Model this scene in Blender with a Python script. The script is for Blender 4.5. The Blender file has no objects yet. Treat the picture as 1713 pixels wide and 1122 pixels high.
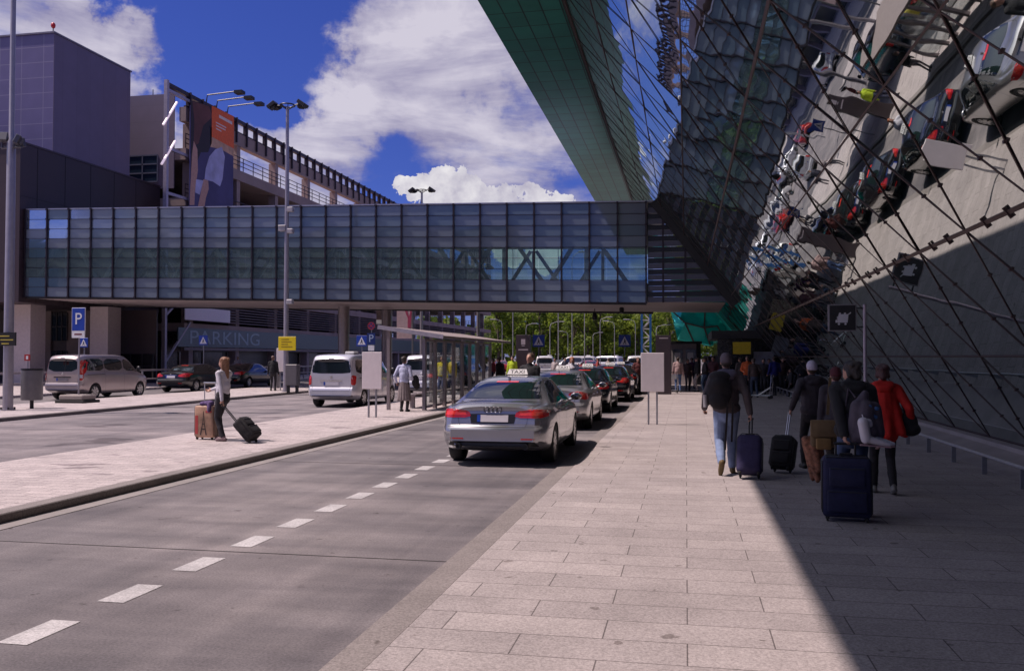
import bpy, bmesh, math, random
import numpy as np
from mathutils import Vector, Matrix, Quaternion
from mathutils.bvhtree import BVHTree
R = math.radians
rnd = random.Random(7)
SC = bpy.context.scene
COL = SC.collection

# ------------------------------------------------------------------ camera
F = 1475.0
CW, CH = 1713.0, 1122.0
YAW = math.atan(291 / F)
PITCH = math.atan(36 / F)
CAMZ = 1.8
cam_d = bpy.data.cameras.new('camera')
cam = bpy.data.objects.new('camera', cam_d)
COL.objects.link(cam)
cam.location = (0, 0, CAMZ)
cam.rotation_euler = (R(90) + PITCH, 0, YAW)
cam_d.sensor_width = 36
cam_d.lens = 36 * F / CW
cam_d.clip_start = 0.05
cam_d.clip_end = 5000
SC.camera = cam
CM = cam.rotation_euler.to_matrix()


def ray(px, py):
    return (CM @ Vector(((px - CW / 2) / F, -(py - CH / 2) / F, -1))).normalized()


def G(px, py, z=0.0):
    r = ray(px, py)
    t = (z - CAMZ) / r.z
    return Vector((r.x * t, r.y * t, z))


def onX(px, py, X):
    r = ray(px, py)
    t = X / r.x
    return Vector((X, r.y * t, CAMZ + r.z * t))


def onY(px, py, Y):
    r = ray(px, py)
    t = Y / r.y
    return Vector((r.x * t, Y, CAMZ + r.z * t))


def colx(px, d):
    """ground x, y of image column px at depth d along the view axis"""
    a = (px - CW / 2) / F
    f = Vector((-math.sin(YAW), math.cos(YAW)))
    r = Vector((math.cos(YAW), math.sin(YAW)))
    p = f * d + r * a * d
    return p.x, p.y


# ------------------------------------------------------------------ materials
MATS = {}


def mat(name, col, rough=.6, metal=0.0, var=.12, scale=6.0, bump=0.0, bscale=60, coat=0.0, spec=.5, streak=None):
    if name in MATS:
        return MATS[name]
    m = bpy.data.materials.new(name)
    m.use_nodes = True
    nt = m.node_tree
    b = nt.nodes['Principled BSDF']
    b.inputs['Roughness'].default_value = rough
    b.inputs['Metallic'].default_value = metal
    b.inputs['Coat Weight'].default_value = coat
    b.inputs['Coat Roughness'].default_value = .04
    b.inputs['Specular IOR Level'].default_value = spec
    tc = nt.nodes.new('ShaderNodeTexCoord')
    src = tc.outputs['Object']
    if streak:
        mp = nt.nodes.new('ShaderNodeMapping')
        mp.inputs['Scale'].default_value = streak
        nt.links.new(src, mp.inputs[0])
        src = mp.outputs[0]
    n = nt.nodes.new('ShaderNodeTexNoise')
    n.inputs['Scale'].default_value = scale
    n.inputs['Detail'].default_value = 5
    n.inputs['Roughness'].default_value = .6
    nt.links.new(src, n.inputs['Vector'])
    r = nt.nodes.new('ShaderNodeValToRGB')
    r.color_ramp.elements[0].position = .3
    r.color_ramp.elements[1].position = .7
    c = col
    r.color_ramp.elements[0].color = [max(0, x * (1 - var)) for x in c] + [1]
    r.color_ramp.elements[1].color = [min(1, x * (1 + var)) for x in c] + [1]
    nt.links.new(n.outputs['Fac'], r.inputs[0])
    nt.links.new(r.outputs[0], b.inputs['Base Color'])
    if bump:
        n2 = nt.nodes.new('ShaderNodeTexNoise')
        n2.inputs['Scale'].default_value = bscale
        n2.inputs['Detail'].default_value = 4
        nt.links.new(tc.outputs['Object'], n2.inputs['Vector'])
        bp = nt.nodes.new('ShaderNodeBump')
        bp.inputs['Strength'].default_value = 1
        bp.inputs['Distance'].default_value = bump
        nt.links.new(n2.outputs['Fac'], bp.inputs['Height'])
        nt.links.new(bp.outputs[0], b.inputs['Normal'])
    MATS[name] = m
    return m


def emit(name, col, s):
    m = bpy.data.materials.new(name)
    m.use_nodes = True
    b = m.node_tree.nodes['Principled BSDF']
    b.inputs['Base Color'].default_value = (*col, 1)
    b.inputs['Emission Color'].default_value = (*col, 1)
    b.inputs['Emission Strength'].default_value = s
    return m


def glass(name, tint, trans, gloss_max=.9, diff=(.02, .03, .04), diffw=.1, rough=.01, bump=0, bscale=1.5):
    """architectural glass: transparent + fresnel gloss + a little frit"""
    m = bpy.data.materials.new(name)
    m.use_nodes = True
    nt = m.node_tree
    for n in list(nt.nodes):
        if n.type != 'OUTPUT_MATERIAL':
            nt.nodes.remove(n)
    out = [n for n in nt.nodes if n.type == 'OUTPUT_MATERIAL'][0]
    tr = nt.nodes.new('ShaderNodeBsdfTransparent')
    tr.inputs[0].default_value = (*tint, 1)
    df = nt.nodes.new('ShaderNodeBsdfDiffuse')
    df.inputs[0].default_value = (*diff, 1)
    m1 = nt.nodes.new('ShaderNodeMixShader')
    m1.inputs[0].default_value = 1 - trans
    nt.links.new(tr.outputs[0], m1.inputs[1])
    nt.links.new(df.outputs[0], m1.inputs[2])
    gl = nt.nodes.new('ShaderNodeBsdfGlossy')
    gl.inputs['Roughness'].default_value = rough
    gl.inputs['Color'].default_value = (.85, .92, .95, 1)
    fr = nt.nodes.new('ShaderNodeFresnel')
    fr.inputs[0].default_value = 1.6
    mx = nt.nodes.new('ShaderNodeMath')
    mx.operation = 'MULTIPLY_ADD'
    mx.inputs[1].default_value = gloss_max
    mx.inputs[2].default_value = diffw
    nt.links.new(fr.outputs[0], mx.inputs[0])
    m2 = nt.nodes.new('ShaderNodeMixShader')
    nt.links.new(mx.outputs[0], m2.inputs[0])
    nt.links.new(m1.outputs[0], m2.inputs[1])
    nt.links.new(gl.outputs[0], m2.inputs[2])
    nt.links.new(m2.outputs[0], out.inputs[0])
    if bump:
        tc = nt.nodes.new('ShaderNodeTexCoord')
        n2 = nt.nodes.new('ShaderNodeTexNoise')
        n2.inputs['Scale'].default_value = bscale
        n2.inputs['Detail'].default_value = 1
        nt.links.new(tc.outputs['Object'], n2.inputs['Vector'])
        bp = nt.nodes.new('ShaderNodeBump')
        bp.inputs['Distance'].default_value = bump
        nt.links.new(n2.outputs['Fac'], bp.inputs['Height'])
        nt.links.new(bp.outputs[0], gl.inputs['Normal'])
    MATS[name] = m
    return m


# ------------------------------------------------------------------ mesh builder
class MB:
    def __init__(s):
        s.v, s.f, s.m = [], [], []

    def add(s, vs, fs, mi=0):
        o = len(s.v)
        s.v += [tuple(p) for p in vs]
        s.f += [tuple(i + o for i in f) for f in fs]
        s.m += [mi] * len(fs)
        return s

    def box(s, x0, x1, y0, y1, z0, z1, mi=0, M=None, bev=0, seg=1):
        if bev:
            bm = bmesh.new()
            bmesh.ops.create_cube(bm, size=1)
            for v in bm.verts:
                v.co = Vector(((x0 + x1) / 2 + v.co.x * (x1 - x0), (y0 + y1) / 2 + v.co.y * (y1 - y0), (z0 + z1) / 2 + v.co.z * (z1 - z0)))
            bmesh.ops.bevel(bm, geom=bm.edges[:], offset=bev, segments=seg, profile=.5, affect='EDGES')
            bm.verts.index_update()
            vs = [v.co.copy() for v in bm.verts]
            fs = [[v.index for v in f.verts] for f in bm.faces]
            bm.free()
        else:
            vs = [Vector(p) for p in ((x0, y0, z0), (x1, y0, z0), (x1, y1, z0), (x0, y1, z0), (x0, y0, z1), (x1, y0, z1), (x1, y1, z1), (x0, y1, z1))]
            fs = [(0, 3, 2, 1), (4, 5, 6, 7), (0, 1, 5, 4), (1, 2, 6, 5), (2, 3, 7, 6), (3, 0, 4, 7)]
        if M:
            vs = [M @ v for v in vs]
        return s.add(vs, fs, mi)

    def tube(s, pts, r, n=8, mi=0, cap=True):
        pts = [Vector(p) for p in pts]
        rs = r if isinstance(r, (list, tuple)) else [r] * len(pts)
        vs, fs = [], []
        up = None
        for i, p in enumerate(pts):
            d = (pts[min(i + 1, len(pts) - 1)] - pts[max(i - 1, 0)]).normalized()
            if up is None:
                up = Vector((0, 0, 1)) if abs(d.z) < .9 else Vector((1, 0, 0))
            a = d.cross(up)
            if a.length < 1e-5:
                a = d.cross(Vector((1, .3, .2)))
            a.normalize()
            b = a.cross(d).normalized()
            up = b
            for k in range(n):
                t = 2 * math.pi * k / n
                vs.append(p + (a * math.cos(t) + b * math.sin(t)) * rs[i])
        for i in range(len(pts) - 1):
            for k in range(n):
                k2 = (k + 1) % n
                fs.append((i * n + k, i * n + k2, (i + 1) * n + k2, (i + 1) * n + k))
        if cap:
            fs.append(tuple(range(n))[::-1])
            fs.append(tuple((len(pts) - 1) * n + k for k in range(n)))
        return s.add(vs, fs, mi)

    def bar(s, p0, p1, w, h, nrm=(0, 0, 1), mi=0):
        """rectangular bar from p0 to p1, w across, h along nrm (centred)"""
        p0, p1, nrm = Vector(p0), Vector(p1), Vector(nrm)
        d = (p1 - p0).normalized()
        a = d.cross(nrm).normalized() * (w / 2)
        b = a.cross(d).normalized() * (h / 2)
        vs = [p + q for p in (p0, p1) for q in (-a - b, a - b, a + b, -a + b)]
        return s.add(vs, [(3, 2, 1, 0), (4, 5, 6, 7), (0, 1, 5, 4), (1, 2, 6, 5), (2, 3, 7, 6), (3, 0, 4, 7)], mi)

    def lathe(s, prof, n=20, c=(0, 0, 0), axis='z', mi=0):
        vs, fs = [], []
        c = Vector(c)
        for (r, h) in prof:
            for k in range(n):
                t = 2 * math.pi * k / n
                x, y = r * math.cos(t), r * math.sin(t)
                vs.append(c + (Vector((x, y, h)) if axis == 'z' else Vector((h, x, y)) if axis == 'x' else Vector((y, h, x))))
        for i in range(len(prof) - 1):
            for k in range(n):
                k2 = (k + 1) % n
                fs.append((i * n + k, i * n + k2, (i + 1) * n + k2, (i + 1) * n + k))
        return s.add(vs, fs, mi)

    def ell(s, c, r, n=12, m=8, mi=0, M=None):
        vs, fs = [], []
        c = Vector(c)
        for i in range(m + 1):
            a = math.pi * i / m
            for k in range(n):
                t = 2 * math.pi * k / n
                p = Vector((math.sin(a) * math.cos(t) * r[0], math.sin(a) * math.sin(t) * r[1], math.cos(a) * r[2]))
                if M:
                    p = M @ p
                vs.append(c + p)
        for i in range(m):
            for k in range(n):
                k2 = (k + 1) % n
                fs.append((i * n + k, (i + 1) * n + k, (i + 1) * n + k2, i * n + k2))
        return s.add(vs, fs, mi)

    def prism(s, poly, h0, h1, plane='xy', mi=0):
        """polygon extruded; plane xy -> along z, xz -> along y, yz -> along x"""
        def P(a, b, h):
            return (a, b, h) if plane == 'xy' else (a, h, b) if plane == 'xz' else (h, a, b)
        n = len(poly)
        vs = [P(a, b, h0) for a, b in poly] + [P(a, b, h1) for a, b in poly]
        fs = [tuple(range(n))[::-1], tuple(range(n, 2 * n))] + [(i, (i + 1) % n, n + (i + 1) % n, n + i) for i in range(n)]
        return s.add(vs, fs, mi)

    def build(s, name, mats, parent=None, smooth=None, loc=None, world=False):
        me = bpy.data.meshes.new(name)
        me.from_pydata(s.v, [], s.f)
        if not isinstance(mats, (list, tuple)):
            mats = [mats]
        for m in mats:
            me.materials.append(m)
        me.polygons.foreach_set('material_index', s.m)
        bm = bmesh.new()
        bm.from_mesh(me)
        bmesh.ops.recalc_face_normals(bm, faces=bm.faces)
        bm.to_mesh(me)
        bm.free()
        if smooth is not None:
            me.polygons.foreach_set('use_smooth', [True] * len(me.polygons))
            me.set_sharp_from_angle(angle=R(smooth))
        o = bpy.data.objects.new(name, me)
        COL.objects.link(o)
        if loc is not None:
            o.location = loc
        if parent:
            o.parent = parent
            if world:
                o.matrix_parent_inverse = Matrix.Translation(-parent.location)
        return o


def tag(o, label=None, cat=None, group=None, kind=None):
    if label:
        o['label'] = label
    if cat:
        o['category'] = cat
    if group:
        o['group'] = group
    if kind:
        o['kind'] = kind
    return o


def thing(name, label, cat, loc=(0, 0, 0), rz=0.0, group=None):
    o = bpy.data.objects.new(name, None)
    o.empty_display_size = .3
    COL.objects.link(o)
    o.location = loc
    o.rotation_euler = (0, 0, rz)
    return tag(o, label, cat, group)


def kids(o):
    return [c for c in ALLKIDS(o)]


def ALLKIDS(o):
    return list(o.children)


def dup(o, parent=None, swap=None):
    """copy of a thing with its parts and sub-parts; swap = {material name: material}"""
    c = o.copy()
    COL.objects.link(c)
    if parent:
        c.parent = parent
        c.matrix_parent_inverse = o.matrix_parent_inverse.copy()
    if swap and c.type == 'MESH':
        for sl in c.material_slots:
            if sl.material and sl.material.name in swap:
                nm = swap[sl.material.name]
                sl.link = 'OBJECT'
                sl.material = nm
    for ch in list(o.children):
        dup(ch, c, swap)
    return c


def text(name, s, size, m, parent, M, depth=.004, align='CENTER'):
    cu = bpy.data.curves.new(name, 'FONT')
    cu.body = s
    cu.size = size
    cu.extrude = depth
    cu.align_x = align
    cu.align_y = 'CENTER'
    t = bpy.data.objects.new(name, cu)
    COL.objects.link(t)
    dg = bpy.context.evaluated_depsgraph_get()
    me = bpy.data.meshes.new_from_object(t.evaluated_get(dg))
    bpy.data.objects.remove(t)
    me.transform(M)
    me.materials.clear()
    me.materials.append(m)
    o = bpy.data.objects.new(name, me)
    COL.objects.link(o)
    if parent:
        o.parent = parent
    return o


# text lying in a vertical plane facing -Y (readable by a viewer looking along +Y)
FACE_NY = Matrix.Rotation(R(90), 4, 'X')
# facing +X (viewer looking along -X)
FACE_PX = Matrix.Rotation(R(90), 4, 'Z') @ Matrix.Rotation(R(90), 4, 'X')

# common materials
dark_metal = mat('dark_metal', (.025, .025, .03), .45, .4)
grey_metal = mat('grey_metal', (.30, .30, .33), .42, .6, bump=.0006)
steel = mat('brushed_steel', (.45, .44, .46), .28, .9, var=.06)
white_paint = mat('white_paint', (.74, .71, .73), .5, bump=.0005)
black_plastic = mat('black_plastic', (.012, .012, .014), .45)
rubber = mat('rubber', (.018, .018, .019), .8, bump=.002)
blue_sign = mat('blue_sign', (.012, .055, .38), .4, var=.06)
white_sign = mat('white_sign', (.78, .78, .80), .45, var=.04)
black_sign = mat('black_sign', (.012, .011, .014), .4)
concrete = mat('concrete', (.34, .30, .29), .85, var=.14, scale=1.5, bump=.002)
EXPO = 0.13
SKYTINT = (.25, .30, .80)
SKYK = .10
CLOUDK = 7.5
# ------------------------------------------------------------------ render settings, sun, sky
vs_ = SC.view_settings
vs_.view_transform = 'Standard'
vs_.look = 'None'
vs_.exposure = EXPO
vs_.gamma = 1
SC.cycles.max_bounces = 10
SC.cycles.transparent_max_bounces = 16
SC.cycles.use_denoising = True
SC.cycles.caustics_reflective = False
SC.cycles.caustics_refractive = False
SC.cycles.sample_clamp_indirect = 6

SUNV = Vector((-.56, -.12, 1)).normalized()
sl = bpy.data.lights.new('sun', 'SUN')
sl.energy = 4.3
sl.angle = R(.55)
sl.color = (1, .835, .785)
so = bpy.data.objects.new('sun', sl)
COL.objects.link(so)
so.rotation_euler = SUNV.to_track_quat('Z', 'Y').to_euler()
so.location = (-40, 0, 60)

W = bpy.data.worlds.new('World')
SC.world = W
W.use_nodes = True
nt = W.node_tree
nt.nodes.clear()
L = nt.links.new


def N(t, **k):
    n = nt.nodes.new(t)
    for a, b in k.items():
        setattr(n, a, b)
    return n


def MATH(op, a, b=None, c=None, clamp=False):
    n = N('ShaderNodeMath', operation=op)
    n.use_clamp = clamp
    for i, x in enumerate((a, b, c)):
        if x is None:
            continue
        if isinstance(x, (int, float)):
            n.inputs[i].default_value = x
        else:
            L(x, n.inputs[i])
    return n.outputs[0]


sky = N('ShaderNodeTexSky', sky_type='NISHITA', sun_disc=False)
sky.sun_elevation = math.asin(SUNV.z)
sky.sun_rotation = math.atan2(SUNV.x, SUNV.y)
sky.dust_density = .4
sky.air_density = 1.0
sky.ozone_density = 3.0
tint = N('ShaderNodeMixRGB', blend_type='MULTIPLY')
tint.inputs[0].default_value = 1
tint.inputs[2].default_value = (*SKYTINT, 1)
L(sky.outputs[0], tint.inputs[1])
tc = N('ShaderNodeTexCoord')
D = tc.outputs['Generated']
sx = N('ShaderNodeSeparateXYZ')
L(D, sx.inputs[0])
# cloud layer: direction projected on a flat deck
den = MATH('MAXIMUM', MATH('ADD', sx.outputs[2], .16), .05)
px_ = MATH('DIVIDE', sx.outputs[0], den)
py_ = MATH('DIVIDE', sx.outputs[1], den)
cb = N('ShaderNodeCombineXYZ')
L(px_, cb.inputs[0])
L(py_, cb.inputs[1])


def noise(vec, scale, detail=7, rough=.55, dist=0.0):
    n = N('ShaderNodeTexNoise')
    n.inputs['Scale'].default_value = scale
    n.inputs['Detail'].default_value = detail
    n.inputs['Roughness'].default_value = rough
    n.inputs['Distortion'].default_value = dist
    L(vec, n.inputs['Vector'])
    return n.outputs['Fac']


n1 = noise(cb.outputs[0], 2.1, 8, .6, .3)
nrag = noise(D, 8.0, 10, .66)
st = N('ShaderNodeVectorMath', operation='MULTIPLY')
st.inputs[1].default_value = (1, 1, 3.6)
L(D, st.inputs[0])
DS = st.outputs[0]
nst = noise(DS, 4.2, 9, .58, .5)
# ragged directions, so that the banks get torn edges
wn_ = N('ShaderNodeTexNoise')
wn_.inputs['Scale'].default_value = 6
wn_.inputs['Detail'].default_value = 7
wn_.inputs['Roughness'].default_value = .6
L(D, wn_.inputs['Vector'])
wo_ = N('ShaderNodeVectorMath', operation='SUBTRACT')
wo_.inputs[1].default_value = (.5, .5, .5)
L(wn_.outputs['Color'], wo_.inputs[0])
ws_ = N('ShaderNodeVectorMath', operation='SCALE')
ws_.inputs['Scale'].default_value = .30
L(wo_.outputs[0], ws_.inputs[0])
wa_ = N('ShaderNodeVectorMath', operation='ADD')
L(D, wa_.inputs[0])
L(ws_.outputs[0], wa_.inputs[1])
wz_ = N('ShaderNodeVectorMath', operation='NORMALIZE')
L(wa_.outputs[0], wz_.inputs[0])
DW = wz_.outputs[0]


def blob(px, py, rad, sharp=.5):
    """soft blob round the sky direction seen at that place: 1 inside, 0 outside (rad in degrees)"""
    d = ray(px, py)
    vm = N('ShaderNodeVectorMath', operation='DOT_PRODUCT')
    vm.inputs[1].default_value = d
    L(DW, vm.inputs[0])
    mr = N('ShaderNodeMapRange', interpolation_type='SMOOTHSTEP')
    mr.inputs['From Min'].default_value = math.cos(R(rad))
    mr.inputs['From Max'].default_value = math.cos(R(rad * sharp))
    L(vm.outputs['Value'], mr.inputs['Value'])
    return mr.outputs[0]


acc = MATH('ADD', MATH('MULTIPLY', MATH('SUBTRACT', n1, .5), 1.6), MATH('MULTIPLY', MATH('SUBTRACT', nst, .5), 2.3))
acc = MATH('ADD', MATH('ADD', acc, MATH('MULTIPLY', MATH('SUBTRACT', nrag, .5), .5)), .04)
BL = [(40, 20, 6, .45), (150, 90, 4.5, .5), (230, 160, 4.5, .4), (330, 150, 5, .35), (430, 130, 5.5, .35), (560, 105, 6, .34), (700, 60, 7, .42),
      (800, 20, 6, .3), (480, 230, 8, .22), (640, 190, 9, .16), (820, 170, 9, .18), (900, 240, 6, .1), (370, 6, 2.6, .5)]
for (x, y, rad, w) in BL:
    acc = MATH('ADD', acc, MATH('MULTIPLY', blob(x, y, rad), w))
for (x, y, rad, w) in [(330, 70, 6.5, -.8), (480, 40, 5.5, -.7), (410, 60, 6, -.55), (560, 15, 3.5, -.4), (690, 315, 3.6, -.2), (985, 290, 3, -.25), (880, 120, 4, -.2), (230, 20, 3, -.35)]:
    acc = MATH('ADD', acc, MATH('MULTIPLY', blob(x, y, rad), w))
# the compact cumulus low over the bridge
cum = MATH('MAXIMUM', blob(775, 338, 1.9, .6), MATH('MAXIMUM', blob(845, 330, 2.2, .6), blob(915, 332, 2.1, .6)))
cum = MATH('ADD', MATH('MULTIPLY', cum, 1.5), MATH('MULTIPLY', MATH('SUBTRACT', noise(D, 26, 8, .6), .55), 2.4))
cm_ = N('ShaderNodeMapRange', interpolation_type='SMOOTHSTEP')
cm_.inputs['From Min'].default_value = .55
cm_.inputs['From Max'].default_value = .85
L(cum, cm_.inputs['Value'])
cov = N('ShaderNodeMapRange', interpolation_type='SMOOTHSTEP')
cov.inputs['From Min'].default_value = -.14
cov.inputs['From Max'].default_value = .55
L(acc, cov.inputs['Value'])
# cloud brightness: thick parts whiter, thin veils lilac
thick = N('ShaderNodeMapRange')
thick.inputs['From Min'].default_value = -.35
thick.inputs['From Max'].default_value = .75
L(MATH('ADD', MATH('MULTIPLY', acc, .55), MATH('MULTIPLY', MATH('SUBTRACT', noise(DS, 5.5, 9, .6, .6), .5), 3.2)), thick.inputs['Value'])
cc = N('ShaderNodeMixRGB')
cc.inputs[1].default_value = (*[x * CLOUDK for x in (.30, .275, .47)], 1)
cc.inputs[2].default_value = (*[x * CLOUDK for x in (.84, .79, .90)], 1)
L(thick.outputs[0], cc.inputs[0])
mx1 = N('ShaderNodeMixRGB')
L(MATH('MULTIPLY', cov.outputs[0], .92), mx1.inputs[0])
L(tint.outputs[0], mx1.inputs[1])
L(cc.outputs[0], mx1.inputs[2])
mx2 = N('ShaderNodeMixRGB')
L(cm_.outputs[0], mx2.inputs[0])
L(mx1.outputs[0], mx2.inputs[1])
cc2 = N('ShaderNodeMixRGB')
cc2.inputs[1].default_value = (*[x * CLOUDK for x in (.55, .52, .66)], 1)
cc2.inputs[2].default_value = (*[x * CLOUDK for x in (1.05, 1.02, 1.05)], 1)
mr2 = N('ShaderNodeMapRange')
mr2.inputs['From Min'].default_value = .35
mr2.inputs['From Max'].default_value = .65
L(noise(D, 22, 8, .6), mr2.inputs['Value'])
L(mr2.outputs[0], cc2.inputs[0])
L(cc2.outputs[0], mx2.inputs[2])
# bright haze added to fill the shade, laid round the sun (which stands high at the left, outside the picture)
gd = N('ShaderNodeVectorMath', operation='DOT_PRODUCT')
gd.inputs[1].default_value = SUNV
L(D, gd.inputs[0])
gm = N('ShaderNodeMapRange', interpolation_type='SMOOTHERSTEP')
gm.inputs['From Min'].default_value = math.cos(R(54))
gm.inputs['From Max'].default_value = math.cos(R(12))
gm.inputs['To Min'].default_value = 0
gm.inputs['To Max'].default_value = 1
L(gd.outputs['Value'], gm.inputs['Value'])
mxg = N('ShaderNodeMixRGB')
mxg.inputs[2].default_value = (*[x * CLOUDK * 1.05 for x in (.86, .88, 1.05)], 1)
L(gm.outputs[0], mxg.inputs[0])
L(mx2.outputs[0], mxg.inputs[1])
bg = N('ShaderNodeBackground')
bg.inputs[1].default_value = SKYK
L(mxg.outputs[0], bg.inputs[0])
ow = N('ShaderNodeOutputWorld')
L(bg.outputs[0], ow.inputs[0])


# ------------------------------------------------------------------ ground surfaces
def ground_mat(name, cols, joint=None, streak=None, dark=None, bump=.002, rough=.85, big=.25, brick=None, mortar=(.05, .045, .045)):
    m = bpy.data.materials.new(name)
    m.use_nodes = True
    t = m.node_tree
    b = t.nodes['Principled BSDF']
    b.inputs['Roughness'].default_value = rough
    b.inputs['Specular IOR Level'].default_value = .35
    l = t.links.new
    tc = t.nodes.new('ShaderNodeTexCoord')

    def nz(scale, det, ro=.6, sc=(1, 1, 1)):
        mp = t.nodes.new('ShaderNodeMapping')
        mp.inputs['Scale'].default_value = sc
        l(tc.outputs['Object'], mp.inputs[0])
        n = t.nodes.new('ShaderNodeTexNoise')
        n.inputs['Scale'].default_value = scale
        n.inputs['Detail'].default_value = det
        n.inputs['Roughness'].default_value = ro
        l(mp.outputs[0], n.inputs['Vector'])
        return n.outputs['Fac']

    def ramp(f, stops):
        r = t.nodes.new('ShaderNodeValToRGB')
        els = r.color_ramp.elements
        while len(els) < len(stops):
            els.new(.5)
        for e, (p, c) in zip(els, stops):
            e.position = p
            e.color = (*c, 1) if len(c) == 3 else c
        l(f, r.inputs[0])
        return r.outputs[0]

    def mul(a, bb, fac=1.0, mode='MULTIPLY'):
        x = t.nodes.new('ShaderNodeMixRGB')
        x.blend_type = mode
        if isinstance(fac, float):
            x.inputs[0].default_value = fac
        else:
            l(fac, x.inputs[0])
        l(a, x.inputs[1])
        l(bb, x.inputs[2])
        return x.outputs[0]

    if brick:
        br = t.nodes.new('ShaderNodeTexBrick')
        br.inputs['Scale'].default_value = 1
        br.inputs['Brick Width'].default_value = brick[0]
        br.inputs['Row Height'].default_value = brick[1]
        br.inputs['Mortar Size'].default_value = brick[2]
        br.inputs['Mortar Smooth'].default_value = .15
        br.inputs['Bias'].default_value = 0
        br.offset = .5
        br.inputs['Color1'].default_value = (*cols[0], 1)
        br.inputs['Color2'].default_value = (*cols[1], 1)
        br.inputs['Mortar'].default_value = (*mortar, 1)
        l(tc.outputs['Object'], br.inputs['Vector'])
        base = br.outputs['Color']
    else:
        base = ramp(nz(big, 6, .65), [(.3, cols[0]), (.7, cols[1])])
    if streak:
        base = mul(base, ramp(nz(1, 6, .6, streak), [(.25, (.60, .60, .63)), (.75, (1.3, 1.29, 1.27))]))
        base = mul(base, ramp(nz(.35, 5, .55), [(.3, (.66, .67, .70)), (.7, (1.2, 1.18, 1.16))]))
    if streak:
        base = mul(base, ramp(nz(1, 5, .6, (1.5, .05, 1)), [(.3, (.74, .74, .76)), (.62, (1.10, 1.09, 1.08))]))
        base = mul(base, ramp(nz(2.2, 6, .7), [(.63, (1, 1, 1)), (.70, (.70, .68, .68))]))
    base = mul(base, ramp(nz(55, 7, .75), [(.32, (.58, .58, .58)), (.68, (1.36, 1.36, 1.36))]))
    base = mul(base, ramp(nz(1.3, 7, .62), [(.3, (.84, .84, .84)), (.7, (1.1, 1.1, 1.1))]))
    # scattered dark spots (oil, gum) with their own shape
    sp = ramp(nz(5.5, 3, .5), [(.695, (1, 1, 1)), (.73, (.55, .53, .52))])
    base = mul(base, sp)
    if dark:
        base = mul(base, ramp(nz(1, 4, .6, dark), [(.60, (1, 1, 1)), (.66, (.50, .48, .50))]))
    l(base, b.inputs['Base Color'])
    bp = t.nodes.new('ShaderNodeBump')
    bp.inputs['Distance'].default_value = bump
    l(nz(140, 3), bp.inputs['Height'])
    l(bp.outputs[0], b.inputs['Normal'])
    return m


asphalt = ground_mat('worn_road_surface', ((.17, .156, .162), (.25, .23, .232)), streak=(.25, 1.6, 1), dark=None)
paving = ground_mat('granite_slab_paving', ((.345, .308, .302), (.41, .366, .357)), brick=(1.05, .40, .005), mortar=(.13, .112, .11))
paving2 = ground_mat('small_block_paving', ((.45, .395, .39), (.53, .465, .455)), brick=(.42, .21, .006), mortar=(.17, .15, .15), dark=(.8, 2.2, 1))
kerb_m = ground_mat('kerb_granite', ((.225, .20, .192), (.275, .245, .235)))
lane_m = ground_mat('old_lane_surface', ((.22, .20, .205), (.30, .27, .275)), streak=(.3, 1.2, 1), dark=(.35, .5, 1))


def slab(name, x0, x1, y0, y1, z0, z1, m, bev=0):
    o = MB().box(x0, x1, y0, y1, z0, z1, bev=bev).build(name, m)
    return tag(o, kind='structure')


road = MB().add([(-900, -900, 0), (900, -900, 0), (900, 900, 0), (-900, 900, 0)], [(0, 1, 2, 3)]).build('road', asphalt)
tag(road, kind='structure')
slab('lane', -18.7, -10.9, -30, 140, -.02, .004, lane_m)
XK = -1.80
slab('pavement', XK, 9.5, -30, 110, -.05, .03, paving)
slab('kerb', XK - .26, XK - .004, -30, 110, -.05, .024, kerb_m, .006)
slab('island_pavement', -10.9, -7.515, -20, 75, -.05, .1, paving2)
slab('island_kerb', -7.51, -7.26, -20, 75, -.05, .108, kerb_m, .012)
slab('far_island_pavement', -23.8, -18.96, -10, 75, -.05, .1, paving2)
slab('far_island_kerb', -18.955, -18.7, -10, 75, -.05, .108, kerb_m, .012)
slab('garage_pavement', -60, -29.0, -10, 170, -.05, .1, paving2)
# drain strip along the island kerb
slab('gutter', -7.255, -7.0, -20, 75, -.05, .006, mat('gutter_concrete', (.27, .245, .235), .85, scale=2.5))

# painted edge dashes on the road
dash_m = ground_mat('road_paint', ((.40, .385, .39), (.56, .54, .54)), big=3)
dy0 = G(40, 1055).y
y = dy0 - 3 * .965
i = 0
while y < 44:
    if y > 1.5:
        o = MB().add([(-4.27, y - .25, .004), (-4.05, y - .25, .004), (-4.05, y + .25, .004), (-4.27, y + .25, .004)], [(0, 1, 2, 3)]).build('road_marking', dash_m)
        tag(o, kind='structure')
    y += .965
# slab joints in the road
jm = mat('joint_filler', (.05, .045, .045), .9)
for yy in (7.55, 14.2, 20.9):
    o = MB().box(-7.0, XK - .27, yy - .008, yy + .008, .0, .0035).build('road_joint', jm)
    tag(o, kind='structure')

# ------------------------------------------------------------------ terminal with the leaning mirror facade
AL = R(37)
BX, BZ = 5.62, .30
ROW = 1.894
NROW = 8
SMAX = ROW * NROW
T_ = Vector((-math.sin(AL), 0, math.cos(AL)))
NRM = Vector((-math.cos(AL), 0, -math.sin(AL)))


def fp(s, y, n=0.0):
    p = Vector((BX, y, BZ)) + T_ * s + NRM * n
    return p


def facX(z, n=0.0):
    s = (z - BZ + n * math.sin(AL)) / math.cos(AL)
    return fp(s, 0, n).x


FY0, FY1 = -26.0, 92.0
SIDE = 2.19
PH = 11.55
TEALY = 62.0


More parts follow.
